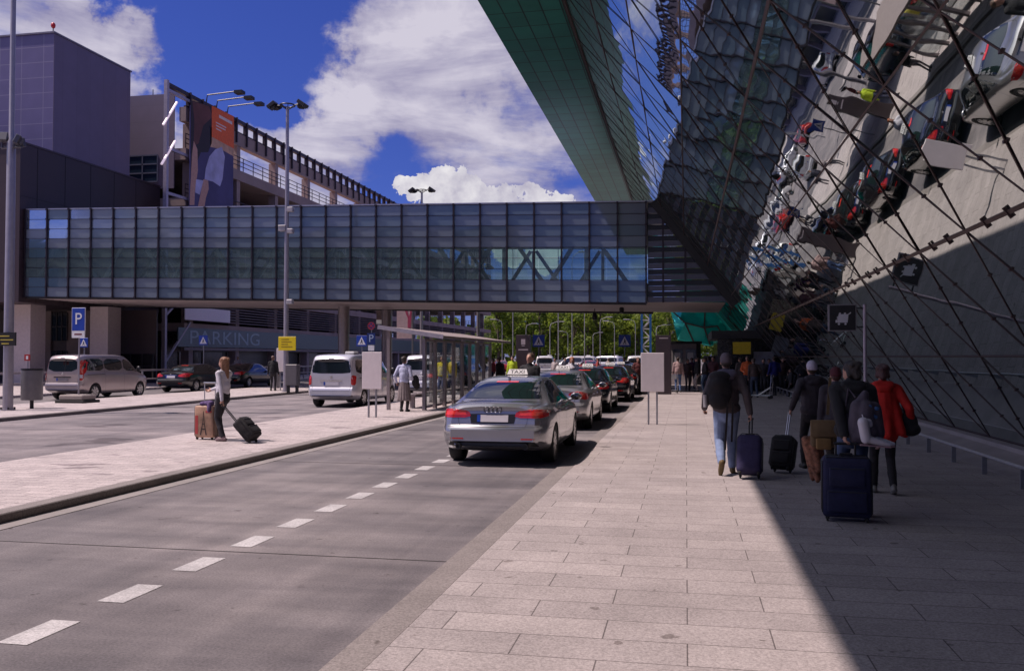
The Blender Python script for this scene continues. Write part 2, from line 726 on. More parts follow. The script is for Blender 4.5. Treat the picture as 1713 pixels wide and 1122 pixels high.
def mirror(name, refl, base, basew, bump, teal=None):
    m = bpy.data.materials.new(name)
    m.use_nodes = True
    t = m.node_tree
    for n in list(t.nodes):
        if n.type != 'OUTPUT_MATERIAL':
            t.nodes.remove(n)
    out = t.nodes[0]
    gl = t.nodes.new('ShaderNodeBsdfGlossy')
    gl.inputs['Color'].default_value = (*refl, 1)
    gl.inputs['Roughness'].default_value = .012
    df = t.nodes.new('ShaderNodeBsdfDiffuse')
    df.inputs[0].default_value = (*base, 1)
    mx = t.nodes.new('ShaderNodeMixShader')
    mx.inputs[0].default_value = basew
    t.links.new(gl.outputs[0], mx.inputs[1])
    t.links.new(df.outputs[0], mx.inputs[2])
    t.links.new(mx.outputs[0], out.inputs[0])
    tc = t.nodes.new('ShaderNodeTexCoord')
    n2 = t.nodes.new('ShaderNodeTexNoise')
    n2.inputs['Scale'].default_value = .8
    n2.inputs['Detail'].default_value = 1.0
    t.links.new(tc.outputs['Object'], n2.inputs['Vector'])
    bp = t.nodes.new('ShaderNodeBump')
    bp.inputs['Distance'].default_value = bump
    t.links.new(n2.outputs['Fac'], bp.inputs['Height'])
    t.links.new(bp.outputs[0], gl.inputs['Normal'])
    return m


mir = mirror('mirror_glass', (.74, .82, .81), (.02, .045, .045), .10, .0032)
mir_teal = mirror('teal_glass', (.12, .75, .68), (.015, .50, .42), .55, .02)
bar_m = mat('facade_bar', (.075, .045, .042), .5, .3)
term = thing('terminal_building', 'airport terminal with a leaning mirror glass facade of triangular panes and green soffit', 'building', (12, 30, 0))
g = MB()
rf = random.Random(3)
for k in range(NROW):
    for j in range(-22, 44):
        ya = PH + SIDE * j
        lo = [ya, ya + SIDE] if k % 2 == 0 else [ya + SIDE / 2, ya + 1.5 * SIDE]
        hi = [ya + SIDE / 2, ya + 1.5 * SIDE] if k % 2 == 0 else [ya + SIDE, ya + 2 * SIDE]
        if k % 2 == 0:
            tris = [[(k, lo[0]), (k, lo[1]), (k + 1, hi[0])], [(k, lo[1]), (k + 1, hi[1]), (k + 1, hi[0])]]
        else:
            tris = [[(k, lo[0]), (k, lo[1]), (k + 1, hi[0])], [(k, lo[1]), (k + 1, hi[1]), (k + 1, hi[0])]]
        for tr in tris:
            cy = sum(t_[1] for t_ in tr) / 3
            if cy < FY0 or cy > FY1:
                continue
            g.add([fp(a * ROW, b, -.004 + rf.uniform(-1, 1) * (.0085 if k > 1 else .003)) for a, b in tr], [(0, 1, 2)], 1 if cy > TEALY else 0)
o = g.build('glass_facade', [mir, mir_teal], term, world=True)
g = MB()
for k in range(NROW + 1):
    w = .05 if k in (2, 4) else .022
    g.bar(fp(k * ROW, FY0, .004), fp(k * ROW, FY1, .004), w, .018, NRM)
    if k == NROW:
        break
    for j in range(-22, 44):
        ya = PH + SIDE * j + (0 if k % 2 == 0 else SIDE / 2)
        if not FY0 < ya < FY1:
            continue
        for sgn in (-1, 1):
            g.bar(fp(k * ROW, ya, .002 if sgn < 0 else .0035), fp((k + 1) * ROW, ya + sgn * SIDE / 2, .002 if sgn < 0 else .0035), .021 if k < 4 else .0095, .010, NRM)
        # point fixings along the bars
        if ya < 34 and k < 5:
            for q in (1 / 3, 2 / 3):
                for sgn in (-1, 1):
                    c = fp((k + q) * ROW, ya + sgn * q * SIDE / 2, .008)
                    g.box(c.x - .016, c.x + .016, c.y - .022, c.y + .022, c.z - .016, c.z + .016)
            if k == 2:
                for q in (1 / 3, 2 / 3):
                    c = fp(k * ROW, ya + q * SIDE, .012)
                    g.bar(c - T_ * .07, c + T_ * .07, .025, .03, NRM)
g.build('glazing_bars', bar_m, term, world=True)
TX, TZ = fp(SMAX, 0).x, fp(SMAX, 0).z
SOX = -.569 * (TZ - CAMZ)


def grid_mat(name, c1, c2, w, h, mortar, msz, rough, spec=.5, offset=0.0, plane='xy', bump=0, metal=0.0, var=.1):
    m = bpy.data.materials.new(name)
    m.use_nodes = True
    t = m.node_tree
    b = t.nodes['Principled BSDF']
    b.inputs['Roughness'].default_value = rough
    b.inputs['Specular IOR Level'].default_value = spec
    b.inputs['Metallic'].default_value = metal
    tc = t.nodes.new('ShaderNodeTexCoord')
    se = t.nodes.new('ShaderNodeSeparateXYZ')
    t.links.new(tc.outputs['Object'], se.inputs[0])
    co = t.nodes.new('ShaderNodeCombineXYZ')
    t.links.new(se.outputs['XYZ'.index(plane[0].upper())], co.inputs[0])
    t.links.new(se.outputs['XYZ'.index(plane[1].upper())], co.inputs[1])
    br = t.nodes.new('ShaderNodeTexBrick')
    br.offset = offset
    br.inputs['Scale'].default_value = 1
    br.inputs['Brick Width'].default_value = w
    br.inputs['Row Height'].default_value = h
    br.inputs['Mortar Size'].default_value = msz
    br.inputs['Mortar Smooth'].default_value = 0
    br.inputs['Color1'].default_value = (*c1, 1)
    br.inputs['Color2'].default_value = (*c2, 1)
    br.inputs['Mortar'].default_value = (*mortar, 1)
    t.links.new(co.outputs[0], br.inputs['Vector'])
    n = t.nodes.new('ShaderNodeTexNoise')
    n.inputs['Scale'].default_value = 1.2
    n.inputs['Detail'].default_value = 6
    t.links.new(tc.outputs['Object'], n.inputs['Vector'])
    r = t.nodes.new('ShaderNodeValToRGB')
    r.color_ramp.elements[0].position = .3
    r.color_ramp.elements[1].position = .7
    r.color_ramp.elements[0].color = (1 - var, 1 - var, 1 - var, 1)
    r.color_ramp.elements[1].color = (1 + var, 1 + var, 1 + var, 1)
    t.links.new(n.outputs['Fac'], r.inputs[0])
    x = t.nodes.new('ShaderNodeMixRGB')
    x.blend_type = 'MULTIPLY'
    x.inputs[0].default_value = 1
    t.links.new(br.outputs['Color'], x.inputs[1])
    t.links.new(r.outputs[0], x.inputs[2])
    t.links.new(x.outputs[0], b.inputs['Base Color'])
    if bump:
        bp = t.nodes.new('ShaderNodeBump')
        bp.inputs['Distance'].default_value = bump
        t.links.new(br.outputs['Fac'], bp.inputs['Height'])
        bp.invert = True
        t.links.new(bp.outputs[0], b.inputs['Normal'])
    return m


sof_m = grid_mat('green_soffit_panel', (.022, .20, .155), (.030, .25, .19), (TX - SOX - .1) / 4, 1.15, (.004, .03, .025), .022, .30, .3, plane='xy', metal=.75)
o = MB().box(SOX, TX - .1, FY0, FY1, TZ, TZ + .12).build('soffit', sof_m, term)
o.matrix_parent_inverse = Matrix.Translation(-term.location)
dark_trim = mat('dark_trim', (.012, .012, .013), .5)
MB().box(TX - .098, TX + .12, FY0, FY1, TZ + .02, TZ + .3).build('soffit_trim', dark_trim, term, world=True)
roof_m = mat('roof_metal', (.16, .17, .18), .5, .4)
MB().prism([(SOX - .004, TZ + .125), (SOX - .004, TZ + .55), (2, TZ + 1.6), (34, TZ + 1.6), (34, .0), (BX + .5, 0), (BX + .5, BZ - .05), (TX + .5, TZ + .125)], FY0, FY1, 'xz').build('roof_and_walls', roof_m, term, world=True)
# sloping concrete base between the trolley rail and the glass
pl = concrete
MB().prism([(4.62, .032), (5.40, .20), (5.42, .27), (5.62, .275), (6.1, .275), (6.1, .032)], FY0, FY1, 'xz').build('plinth', pl, term, world=True)

# turquoise glazed bay of the facade beyond the footbridge
YB = 66.0
g = MB()
ring = [onY(a_, b_, YB) for a_, b_ in ((1121, 517), (1150, 512), (1180, 512), (1212, 516), (1216, 576), (1188, 577), (1160, 571), (1133, 567), (1127, 541))]
cen = [onY(a_, b_, YB - .25) for a_, b_ in ((1146, 540), (1178, 548), (1200, 545))]
cv = [ring[0], ring[1], ring[2], ring[3], ring[4], ring[5], ring[6], ring[7], ring[8]] + cen
g.add(cv, [(0, 1, 9), (1, 2, 9), (2, 10, 9), (2, 11, 10), (2, 3, 11), (3, 4, 11), (4, 5, 11), (5, 10, 11), (5, 6, 10), (6, 9, 10), (6, 7, 9), (7, 8, 9), (8, 0, 9)])
bk_ = [Vector((p_.x, p_.y + 5, p_.z)) for p_ in ring]
nn = len(ring)
g.add(ring + bk_, [tuple(range(nn, 2 * nn))] + [(i_, (i_ + 1) % nn, nn + (i_ + 1) % nn, nn + i_) for i_ in range(nn)])
g.build('turquoise_bay', mir_teal, term, world=True)
g = MB()
for a_, b_ in ((0, 9), (9, 10), (10, 11), (11, 4), (9, 6), (10, 5), (2, 10)):
    g.bar(cv[a_] + Vector((0, -.04, 0)), cv[b_] + Vector((0, -.04, 0)), .10, .06, (0, 1, 0))
g.build('turquoise_bay_bars', bar_m, term, world=True)
g = MB()
g.bar(ring[4] + Vector((0, 1, -.1)), Vector((ring[4].x, YB + 1, 0)), .3, .3, (0, 1, 0))
g.bar(ring[7] + Vector((.2, 2, -.1)), Vector((ring[7].x + .2, YB + 2, 0)), .3, .3, (0, 1, 0))
g.build('turquoise_bay_posts', bar_m, term, world=True)

# entrance vestibule far along the facade
ent = thing('entrance_vestibule', 'dark glazed entrance box under the leaning facade with a yellow sign above its doors', 'entrance', (4, 47, 0))
dkg = mat('dark_entrance_glass', (.012, .013, .016), .12)
MB().box(1.3, 5.2, 46.5, 54, 2.75, 3.15).build('canopy', dark_trim, ent, world=True)
MB().box(1.6, 5.0, 47.0, 53.5, .04, 2.745).build('glass_wall', dkg, ent, world=True)
e = onY(1231, 580, 46.4)
ys_ = mat('yellow_sign', (.72, .52, .02), .5)
a, b = onY(1226, 572, 46.35), onY(1256, 592, 46.35)
MB().box(a.x, b.x, 46.33, 46.45, b.z, a.z).build('yellow_panel', ys_, ent, world=True)
a, b = onY(1262, 588, 46.4), onY(1296, 612, 46.4)
MB().box(a.x, b.x, 46.9, 46.99, b.z, a.z).build('notice_panel', mat('grey_notice', (.32, .31, .31), .6), ent, world=True)
lamp_m = emit('lit_panel', (1, .9, .8), 1.6)
a, b = onY(1310, 580, 46.4), onY(1316, 594, 46.4)
MB().box(a.x, b.x, 46.9, 46.98, b.z, a.z).build('lit_sign', lamp_m, ent, world=True)

# office block behind the camera, seen only as a reflection in the footbridge glass
off = thing('office_building', 'dark teal office block with vertical fins, mirrored in the footbridge glass', 'building', (-50, -38, 0))
MB().box(-150, -25, -50, -36, 0, 21).build('wall', mat('teal_wall', (.050, .115, .150), .4, var=.3, scale=.3), off, world=True)
for q in range(17):
    MB().box(-79.6 + q * 3.2, -78.9 + q * 3.2, -35.99, -35.4, 2.5, 20.5).build('fin', mat('fin_grey', (.24, .30, .36), .5), off, world=True)
for q in range(6):
    MB().box(-79.9, -25.1, -35.995, -35.85, 2.6 + q * 3.3, 3.2 + q * 3.3).build('floor_band', mat('floor_band', (.09, .12, .16), .5), off, world=True)

# ------------------------------------------------------------------ footbridge
BY0, BY1 = 45.0, 55.0
BXR, BXL = -1.96, -37.9
Z0, Z1 = 4.54, 9.62


def boff(x):
    return max(0, (BXR - x)) * .0218


bridge = thing('footbridge', 'long glass clad footbridge crossing the road between terminal and garage', 'footbridge', (-20, 50, 0))
RH = (Z1 - Z0) / 9
NC = 25
CWD = (BXR - BXL) / NC
frit = glass('fritted_glass', (.36, .42, .50), .40, .60, (.27, .325, .41), .03, .05, .002, .5)
frit2 = glass('fritted_glass_dark', (.34, .42, .48), .42, .62, (.21, .285, .375), .03, .04, .002, .5)
clear = glass('clear_bridge_glass', (.66, .84, .80), .70, .50, (.24, .35, .36), .03, .01, .002, .5)
for (yy, side) in ((BY0, -1), (BY1, 1)):
    g = MB()
    rg = random.Random(5)
    for c in range(NC):
        xa, xb = BXR - c * CWD, BXR - (c + 1) * CWD
        for r_ in range(9):
            za, zb = Z0 + r_ * RH + .012, Z0 + (r_ + 1) * RH - .012
            mi = 1 if 2 <= r_ <= (4 if side < 0 else 6) else (0 if rg.random() < .55 else 2)
            t1, t2 = rg.uniform(-.001, .001), rg.uniform(-.001, .001)
            g.add([(xb + .01, yy + t1, za + boff(xb)), (xa - .01, yy + t2, za + boff(xa)), (xa - .01, yy + t1, zb + boff(xa)), (xb + .01, yy + t2, zb + boff(xb))], [(0, 1, 2, 3)], mi)
    g.build('glass_cladding', [frit, clear, frit2], bridge, world=True)
mul_m = mat('mullion', (.04, .032, .042), .4, .5)
g0 = None
for c in range(NC + 1):
    xa = BXR - c * CWD
    if g0 is None:
        mm = MB().box(-.036, .036, -.10, .10, Z0 - .02, Z1 + .06)
        for r_ in range(10):
            mm.box(-.055, .055, -.135, -.101, Z0 + r_ * RH - .05, Z0 + r_ * RH + .05)
        g0 = mm.build('mullion', mul_m, bridge, world=True)
        g0.matrix_parent_inverse = Matrix.Translation(-bridge.location)
        g0.location = (xa, BY0, boff(xa))
    else:
        d_ = dup(g0, bridge)
        d_.location = (xa, BY0, boff(xa))


def shear_box(m, x0, x1, y0, y1, z0, z1, mi=0):
    """box that follows the fall of the bridge; x0 < x1"""
    vs = []
    for z in (z0, z1):
        vs += [(x0, y0, z + boff(x0)), (x1, y0, z + boff(x1)), (x1, y1, z + boff(x1)), (x0, y1, z + boff(x0))]
    m.add(vs, [(0, 3, 2, 1), (4, 5, 6, 7), (0, 1, 5, 4), (1, 2, 6, 5), (2, 3, 7, 6), (3, 0, 4, 7)], mi)


g = MB()
for r_ in range(10):
    shear_box(g, BXL, BXR, BY0 - .03, BY0 + .03, Z0 + r_ * RH - .0105, Z0 + r_ * RH + .0105)
g.build('horizontal_rails', mul_m, bridge, world=True)
inner = mat('bridge_inner_panel', (.16, .16, .21), .7, var=.2, scale=.4)
g = MB()
shear_box(g, BXL, BXR, BY0 + .5, BY1 - .5, Z0 + .25, Z0 + 1.12)
g.build('floor_deck', inner, bridge, world=True)
g = MB()
shear_box(g, BXL, BXR, BY0 + .6, BY1 - .6, Z0 + 3.85, Z1 - .15)
g.build('ceiling', inner, bridge, world=True)
g = MB()
shear_box(g, BXL, BXR + 1.3, BY0 - .05, BY1 + .05, Z1 + .0, Z1 + .07)
g.build('roof', mat('bridge_roof', (.42, .42, .47), .35, .7), bridge, world=True)
g = MB()
shear_box(g, BXL, BXR + .0, BY0 + .06, BY0 + .3, Z0 - .10, Z0 + .02)
shear_box(g, BXL, BXR + .0, BY1 - .3, BY1 - .06, Z0 - .10, Z0 + .02)
g.build('edge_beam', dark_trim, bridge, world=True)
# slatted metal underside
slat_m = mat('soffit_slat', (.55, .47, .46), .5, .0, var=.12, scale=.5)
g = MB()
for q in range(15):
    ya = BY0 + .5 + q * .63
    shear_box(g, BXL, facX(Z0) - .5, ya, ya + .33, Z0 - .06, Z0 + .0)
g.build('slatted_underside', slat_m, bridge, world=True)
# truss inside
tr_m = mat('truss_steel', (.14, .145, .16), .5, .3)
for q in range(8):
    xa = BXR - .9 - q * 4.35
    for yy in (BY0 + .42, BY1 - .42):
        g = MB()
        g.bar((xa, yy, Z0 + .9 + boff(xa)), (xa - 2.0, yy, Z0 + 3.8 + boff(xa)), .2, .18, (0, 1, 0))
        g.bar((xa - 2.35, yy, Z0 + 3.8 + boff(xa)), (xa - 4.2, yy, Z0 + .9 + boff(xa)), .2, .18, (0, 1, 0))
        g.bar((xa - 2.17, yy, Z0 + .9 + boff(xa)), (xa - 2.17, yy, Z0 + 3.8 + boff(xa)), .18, .18, (0, 1, 0))
        g.build('truss', tr_m, bridge, world=True)
# louvred end beside the facade
lv = [mat('louver_dark', (.016, .02, .03), .3), mat('louver_light', (.11, .115, .15), .35, .3)]
g = MB()
for q in range(18):
    za, zb = Z0 + q * (Z1 - Z0) / 18 + .02, Z0 + (q + 1) * (Z1 - Z0) / 18
    xr = facX(zb) - .22
    g.box(BXR + .09, xr, BY0 + (.10 if q % 2 else .0), BY0 + (.16 if q % 2 else .10), za, zb, 0 if q % 2 else 1)
g.build('louver_panel', lv, bridge, world=True)
g = MB()
sA, sB = (Z0 - .1 - BZ) / math.cos(AL), (Z1 + .1 - BZ) / math.cos(AL)
g.bar(fp(sA, BY0 - .06, .16), fp(sB, BY0 - .06, .16), .30, .34, NRM)
g.build('facade_seal', dark_trim, bridge, world=True)
g = MB()
g.box(BXR + .8, BXR + .9, BY0 - .04, BY0 - .005, Z0, Z1 - .6)
g.box(BXR + 1.9, BXR + 2.0, BY0 - .04, BY0 - .005, Z0, Z1 - 2.4)
g.build('louver_post', mul_m, bridge, world=True)
col_m = mat('column_cladding', (.36, .31, .31), .35, .5, var=.08)
for (pxc, d) in ((575, 53), (655, 57)):
    x, y = colx(pxc, d)
    o = MB().lathe([(0, 0), (.34, 0), (.34, Z0 - .12 + boff(x)), (0, Z0 - .12 + boff(x))], 24).build('support_column', col_m, bridge, smooth=40)
    o.matrix_parent_inverse = Matrix.Translation(-bridge.location)
    o.location = (x, min(y, 53.5), 0.0)
# ------------------------------------------------------------------ podium, lilac box, garage
brown = grid_mat('brown_cladding', (.036, .022, .029), (.041, .025, .032), 6, 3, (.03, .022, .026), .015, .5, plane='yz', var=.06)
lilac = grid_mat('lilac_cladding', (.12, .105, .235), (.13, .115, .25), 1.55, .95, (.22, .20, .31), .022, .5, plane='xz', var=.06)
lilac_s = grid_mat('lilac_side_cladding', (.15, .12, .19), (.158, .127, .20), 1.3, 50, (.12, .095, .15), .012, .5, plane='yz', var=.05)
lilac_d = grid_mat('mauve_cladding', (.185, .15, .20), (.195, .155, .21), 30, 1.2, (.16, .13, .175), .01, .5, plane='xz', var=.05)
PX = -38.0
pod = thing('hall_building', 'dark brown hall with a tall lilac box on its roof beside the footbridge', 'building', (-50, 52, 0))
MB().box(-75, PX, 44.6, 58.5, 5.0, 14.3).build('brown_wall', brown, pod, world=True)
MB().box(-75, PX - .06, 47.3, 54.9, 14.29, 21.7).build('lilac_box', [lilac], pod, world=True)
o = MB().box(PX - .059, PX - .03, 47.3, 54.9, 14.31, 21.69).build('lilac_side_cladding', lilac_s, pod, world=True)
MB().box(-75, -39.4, 52.6, 58.4, .1, 4.99).build('ground_floor_wall', mat('brown_wall_dark', (.05, .038, .042), .6), pod, world=True)
colm2 = mat('pale_column', (.55, .48, .48), .7, var=.08)
for (pa, pb, yy) in ((20, 50, 47.0), (150, 180, 50.0)):
    a, b = onY(pa, 600, yy), onY(pb, 600, yy)
    MB().box(a.x, b.x, yy, yy + 1.3, .1, 5.0).build('column', colm2, pod, world=True)
beige = mat('beige_panel', (.20, .155, .145), .7, var=.15, scale=1)
for (pa, pb) in ((60, 85), (112, 150), (184, 262)):
    a, b = onY(pa, 600, 52.5), onY(pb, 600, 52.5)
    MB().box(a.x, b.x, 52.45, 52.59, .1, 4.9).build('wall_panel', beige if pb < 180 else brown, pod, world=True)
dw = mat('dark_window', (.010, .010, .014), .08)
for (pa, pb, z0, z1) in ((86, 112, 2.9, 4.8), (86, 112, .1, 2.2), (50, 60, 1.0, 4.6), (200, 258, .4, 2.0)):
    a, b = onY(pa, 600, 52.4), onY(pb, 600, 52.4)
    f = MB().box(a.x, b.x, 52.38, 52.44, z0, z1).build('window', dw, pod, world=True)
    mm = MB()
    n = 3
    for q in range(n + 1):
        x = a.x + (b.x - a.x) * q / n
        mm.box(x - .03, x + .03, 52.34, 52.378, z0, z1)
    mm.box(a.x, b.x, 52.34, 52.377, (z0 + z1) / 2 - .03, (z0 + z1) / 2 + .03)
    o = mm.build('window_bars', dark_metal, f)
    o.matrix_parent_inverse = Matrix.Translation(-pod.location)
    f.matrix_parent_inverse = Matrix.Translation(-pod.location)
    o.matrix_parent_inverse = Matrix.Identity(4)
cap_m = mat('parapet_cap', (.22, .20, .24), .4, .4)
MB().box(-75, PX + .03, 47.22, 54.98, 21.702, 21.80).build('parapet_cap', cap_m, pod, world=True)
MB().box(-75, PX + .05, 44.52, 47.2, 14.302, 14.40).build('parapet_cap', mat('parapet_brown', (.07, .05, .06), .4, .3), pod, world=True)
MB().box(PX - .04, PX + .05, 47.2, 58.5, 14.302, 14.40).build('parapet_cap', mat('parapet_brown', (.07, .05, .06), .4, .3), pod, world=True)
mm = MB()
for yy in np.arange(46.0, 58.0, 2.4):
    mm.box(PX + .0, PX + .012, yy - .02, yy + .02, 5.0, 14.3)
for zz in (8.1, 11.2):
    mm.box(PX + .0, PX + .010, 44.6, 58.5, zz - .015, zz + .015)
mm.build('cladding_joints', mat('joint_dark', (.012, .008, .010), .6), pod, world=True)
an = thing('roof_antenna', 'thin roof antenna on a small base between lilac box and garage', 'antenna', (onY(256, 156, 60).x, 60, 21.2))
MB().tube([(0, 0, 0), (0, 0, .9)], .03, 6).build('rod', dark_metal, an)
MB().box(-.5, .5, -.3, .3, -.02, .14).build('base', dark_metal, an)
bc = thing('beacon', 'small red obstruction light on the roof corner of the lilac box', 'warning light', (PX - .35, 47.6, 21.7))
MB().lathe([(0, 0), (.03, 0), (.03, .45), (0, .45)], 8).build('stem', dark_metal, bc)
MB().ell((0, 0, .6), (.14, .14, .19)).build('lamp', mat('red_lens', (.55, .02, .03), .25), bc, smooth=60)

# garage
GX = -36.0
GY0, GY1 = 58.6, 162.0
gar = thing('parking_garage', 'long open deck parking garage with a steel roof frame running away along the road', 'building', (-50, 60, 0))
pinkc = mat('garage_concrete', (.33, .25, .235), .8, var=.12, scale=.7)
levels = [(16.3, 17.15), (12.9, 13.5), (9.6, 10.2), (6.3, 6.9), (3.75, 4.3)]
for z0, z1 in levels:
    MB().box(-80, GX, GY0, GY1, z0, z1).build('floor_slab', pinkc, gar, world=True)
MB().box(GX - .55, GX - .02, GY0, GY1, 19.15, 20.2).build('roof_beam', pinkc, gar, world=True)
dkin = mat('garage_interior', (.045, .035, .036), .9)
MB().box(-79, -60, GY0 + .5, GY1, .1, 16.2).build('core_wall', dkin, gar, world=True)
c0 = None
y = GY0 + .8
ci = 0
while y < GY1:
    for (z0, z1) in ((.1, 16.3), (17.15, 19.15)):
        mm = MB().box(GX - .75, GX - .1, y, y + .55, z0, z1)
        mm.build('column', pinkc, gar, world=True)
    y += 6.9
    ci += 1
# roof frame: top rail and posts
rfm = mat('frame_steel', (.05, .035, .045), .5, .3)
mm = MB()
mm.box(GX - .25, GX + .05, 56.2, GY1, 21.0, 21.3)
mm.box(GX - .2, GX, GY0, GY1, 20.205, 20.3)
y = GY0 + .3
q = 0
while y < GY1:
    mm.box(GX - .22, GX + .02, y, y + (.30 if q % 4 else .42), 20.31, 20.99)
    mm.box(GX + .03, GX + .16, y + .05, y + .17, 19.3, 21.35)
    y += 1.72
    q += 1
mm.build('roof_frame', rfm, gar, world=True)
mm = MB()
for yy in np.arange(GY0, GY1, 1.72):
    mm.box(GX - .06, GX - .01, yy, yy + .06, 17.16, 18.25)
for z in (17.5, 17.85, 18.2):
    mm.box(GX - .06, GX - .005, GY0, GY1, z, z + .05)
mm.build('deck_railing', rfm, gar, world=True)
for zz in (13.5, 10.2, 6.9):
    mm = MB()
    for yy in np.arange(GY0, GY1, 1.72):
        mm.box(GX - .07, GX - .02, yy, yy + .06, zz, zz + 1.0)
    for z in (.35, .65, .98):
        mm.box(GX - .07, GX - .015, GY0, GY1, zz + z, zz + z + .05)
    mm.build('level_railing', rfm, gar, world=True)
# slatted screens on lower levels
mm = MB()
for z in np.arange(4.5, 6.2, .22):
    mm.box(GX + .0, GX + .05, GY0, GY1, z, z + .09)
mm.build('slatted_screen', mat('screen_slat', (.12, .09, .10), .6), gar, world=True)
# end wall facing the footbridge
MB().box(-52, GX - .9, GY0 - .1, GY0 - .01, 14.2, 21.2).build('end_wall', lilac_d, gar, world=True)
a, b = onY(214, 262, GY0 - .12), onY(264, 304, GY0 - .12)
wn = MB().box(a.x, b.x, GY0 - .16, GY0 - .105, b.z, a.z).build('window', mat('blue_window', (.02, .035, .06), .06), gar, world=True)
mm = MB()
for q in range(3):
    x = a.x + (b.x - a.x) * q / 2
    mm.box(x - .04, x + .04, GY0 - .2, GY0 - .161, b.z, a.z)
for q in range(4):
    z = b.z + (a.z - b.z) * q / 3
    mm.box(a.x, b.x, GY0 - .2, GY0 - .162, z - .05, z + .05)
o = mm.build('window_frame', mat('window_frame_blue', (.10, .11, .17), .5), wn)
# corner frame with bright braces
cfm = mat('corner_frame', (.40, .36, .44), .5, .2)
mm = MB()
mm.bar((GX, 56.1, .1), (GX, 56.1, 21.4), .26, .26, (0, 1, 0))
for z in (7, 10.3, 13.4, 16.6, 20.7):
    mm.bar((GX, 56.2, z), (GX, GY0 + .7, z), .2, .2, (0, 0, 1))
mm.build('corner_frame', cfm, gar, world=True)
brm = emit('brace_sun_glow', (1, .80, .90), .42)  # glow put in for the sunlight on the white braces
for (pa, pb, pc, pd) in ((296, 171, 273, 209), (293, 236, 270, 275)):
    a, b = onX(pa, pb, GX + .12), onX(pc, pd, GX + .12)
    MB().bar(a, b, .11, .12, (1, 0, 0)).build('glowing_diagonal_brace', brm, gar, world=True)
a, b = onY(296, 490, GY0 - .9), onY(262, 360, GY0 - .9)
for (z0, z1) in ((10.4, 13.2), (4.8, 6.9), (1.5, 4.4)):
    MB().bar((GX, 56.3, z0), (GX, GY0 + .8, z1), .14, .14, (1, 0, 0)).build('brace', cfm, gar, world=True)
# ground floor
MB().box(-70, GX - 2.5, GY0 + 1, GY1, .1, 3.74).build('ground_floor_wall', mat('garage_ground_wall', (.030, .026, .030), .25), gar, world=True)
teal_band = mat('sign_band', (.070, .115, .135), .3, var=.1)
sb = MB().box(GX - .05, GX + .06, onX(297, 570, GX).y, 140, 2.55, 3.95).build('sign_band', teal_band, gar, world=True)
MB().box(GX - .04, GX + .03, GY0, 140, 2.3, 2.5).build('band_trim', mat('band_trim', (.25, .20, .20), .6), gar, world=True)
ya, yb = onX(318, 570, GX + .07).y, onX(434, 570, GX + .07).y
tt = text('lettering', 'PARKING', 1.45, mat('sign_letter', (.30, .40, .46), .4), gar,
          Matrix.Translation((GX + .065, (ya + yb) / 2, 3.22)) @ FACE_PX @ Matrix.Scale((yb - ya) / 5.9, 4, (1, 0, 0)), .012)
tt.matrix_parent_inverse = Matrix.Translation(-gar.location)
# shop windows at ground floor
mm = MB()
shop = mat('shop_window', (.10, .07, .065), .15, var=.6, scale=.9)
for (pa, pb) in ((300, 332), (340, 372), (380, 396), (500, 530), (590, 610)):
    ya, yb = onX(pa, 600, GX - 2.4).y, onX(pb, 600, GX - 2.4).y
    MB().box(GX - 2.49, GX - 2.42, ya, yb, .4, 2.2).build('shop_window', shop, gar, world=True)

# hanging advertising banner
Xb = GX + .35
bn = thing('advertising_banner', 'huge advertising banner with a pale shirted figure and orange panel on the garage', 'banner', (Xb, 62, 10))
ya, yb = onX(318, 200, Xb).y, onX(391, 200, Xb).y
zt, zb_ = 20.3, 9.6
navy = mat('banner_navy', (.075, .065, .17), .7, var=.2, scale=.5)
MB().box(Xb - .05, Xb, ya, yb, zb_, zt).build('cloth', navy, bn, world=True)
wd = yb - ya


def bshape(name, pts, m, k):
    """pts in px of the photo, laid on the banner"""
    P = [onX(a, b, Xb) for a, b in pts]
    MB().prism([(p.y, p.z) for p in P], Xb + .002 * k, Xb + .002 * k + .003, 'yz').build(name, m, bn, world=True)


skinb = mat('banner_skin', (.58, .33, .26), .7)
shirtb = mat('banner_shirt', (.50, .49, .74), .7, var=.3, scale=.6)
bshape('printed_background', [(319, 168), (354, 178), (354, 240), (348, 255), (336, 255), (322, 290), (319, 300)], mat('banner_dark', (.03, .022, .03), .7), 1)
bshape('printed_background', [(352, 212), (391, 224), (391, 262), (370, 250), (352, 246)], mat('banner_sand', (.60, .36, .24), .7, var=.4, scale=.7), 1)
bshape('printed_hair', [(322, 170), (350, 178), (355, 196), (340, 210), (332, 240), (324, 245), (325, 200)], mat('banner_hair', (.15, .055, .05), .7, var=.3, scale=.6), 2)
bshape('printed_arm', [(324, 236), (330, 250), (331, 285), (326, 320), (325, 343), (317, 343), (319, 300), (321, 260)], skinb, 3)
bshape('printed_shirt', [(350, 262), (360, 250), (371, 246), (376, 262), (372, 300), (368, 312), (356, 304), (342, 300), (344, 282)], shirtb, 4)
bshape('printed_leg', [(340, 300), (348, 302), (349, 316), (344, 332), (342, 345), (331, 345), (335, 325)], skinb, 5)
bshape('printed_fabric', [(328, 300), (340, 302), (334, 326), (326, 322)], shirtb, 6)
orange = mat('banner_orange', (.88, .14, .025), .6)
bshape('orange_panel', [(354, 177), (391, 195), (391, 249), (354, 229)], orange, 7)
wl = mat('banner_text_white', (.80, .66, .62), .6)
for (x0, y0, x1, y1, h) in ((366, 192, 388, 204, 5), (361, 204, 378, 213, 2), (361, 209, 377, 217, 2), (361, 214, 370, 219, 2)):
    bshape('printed_text', [(x0, y0), (x1, y1), (x1, y1 + h), (x0, y0 + h)], wl, 9)
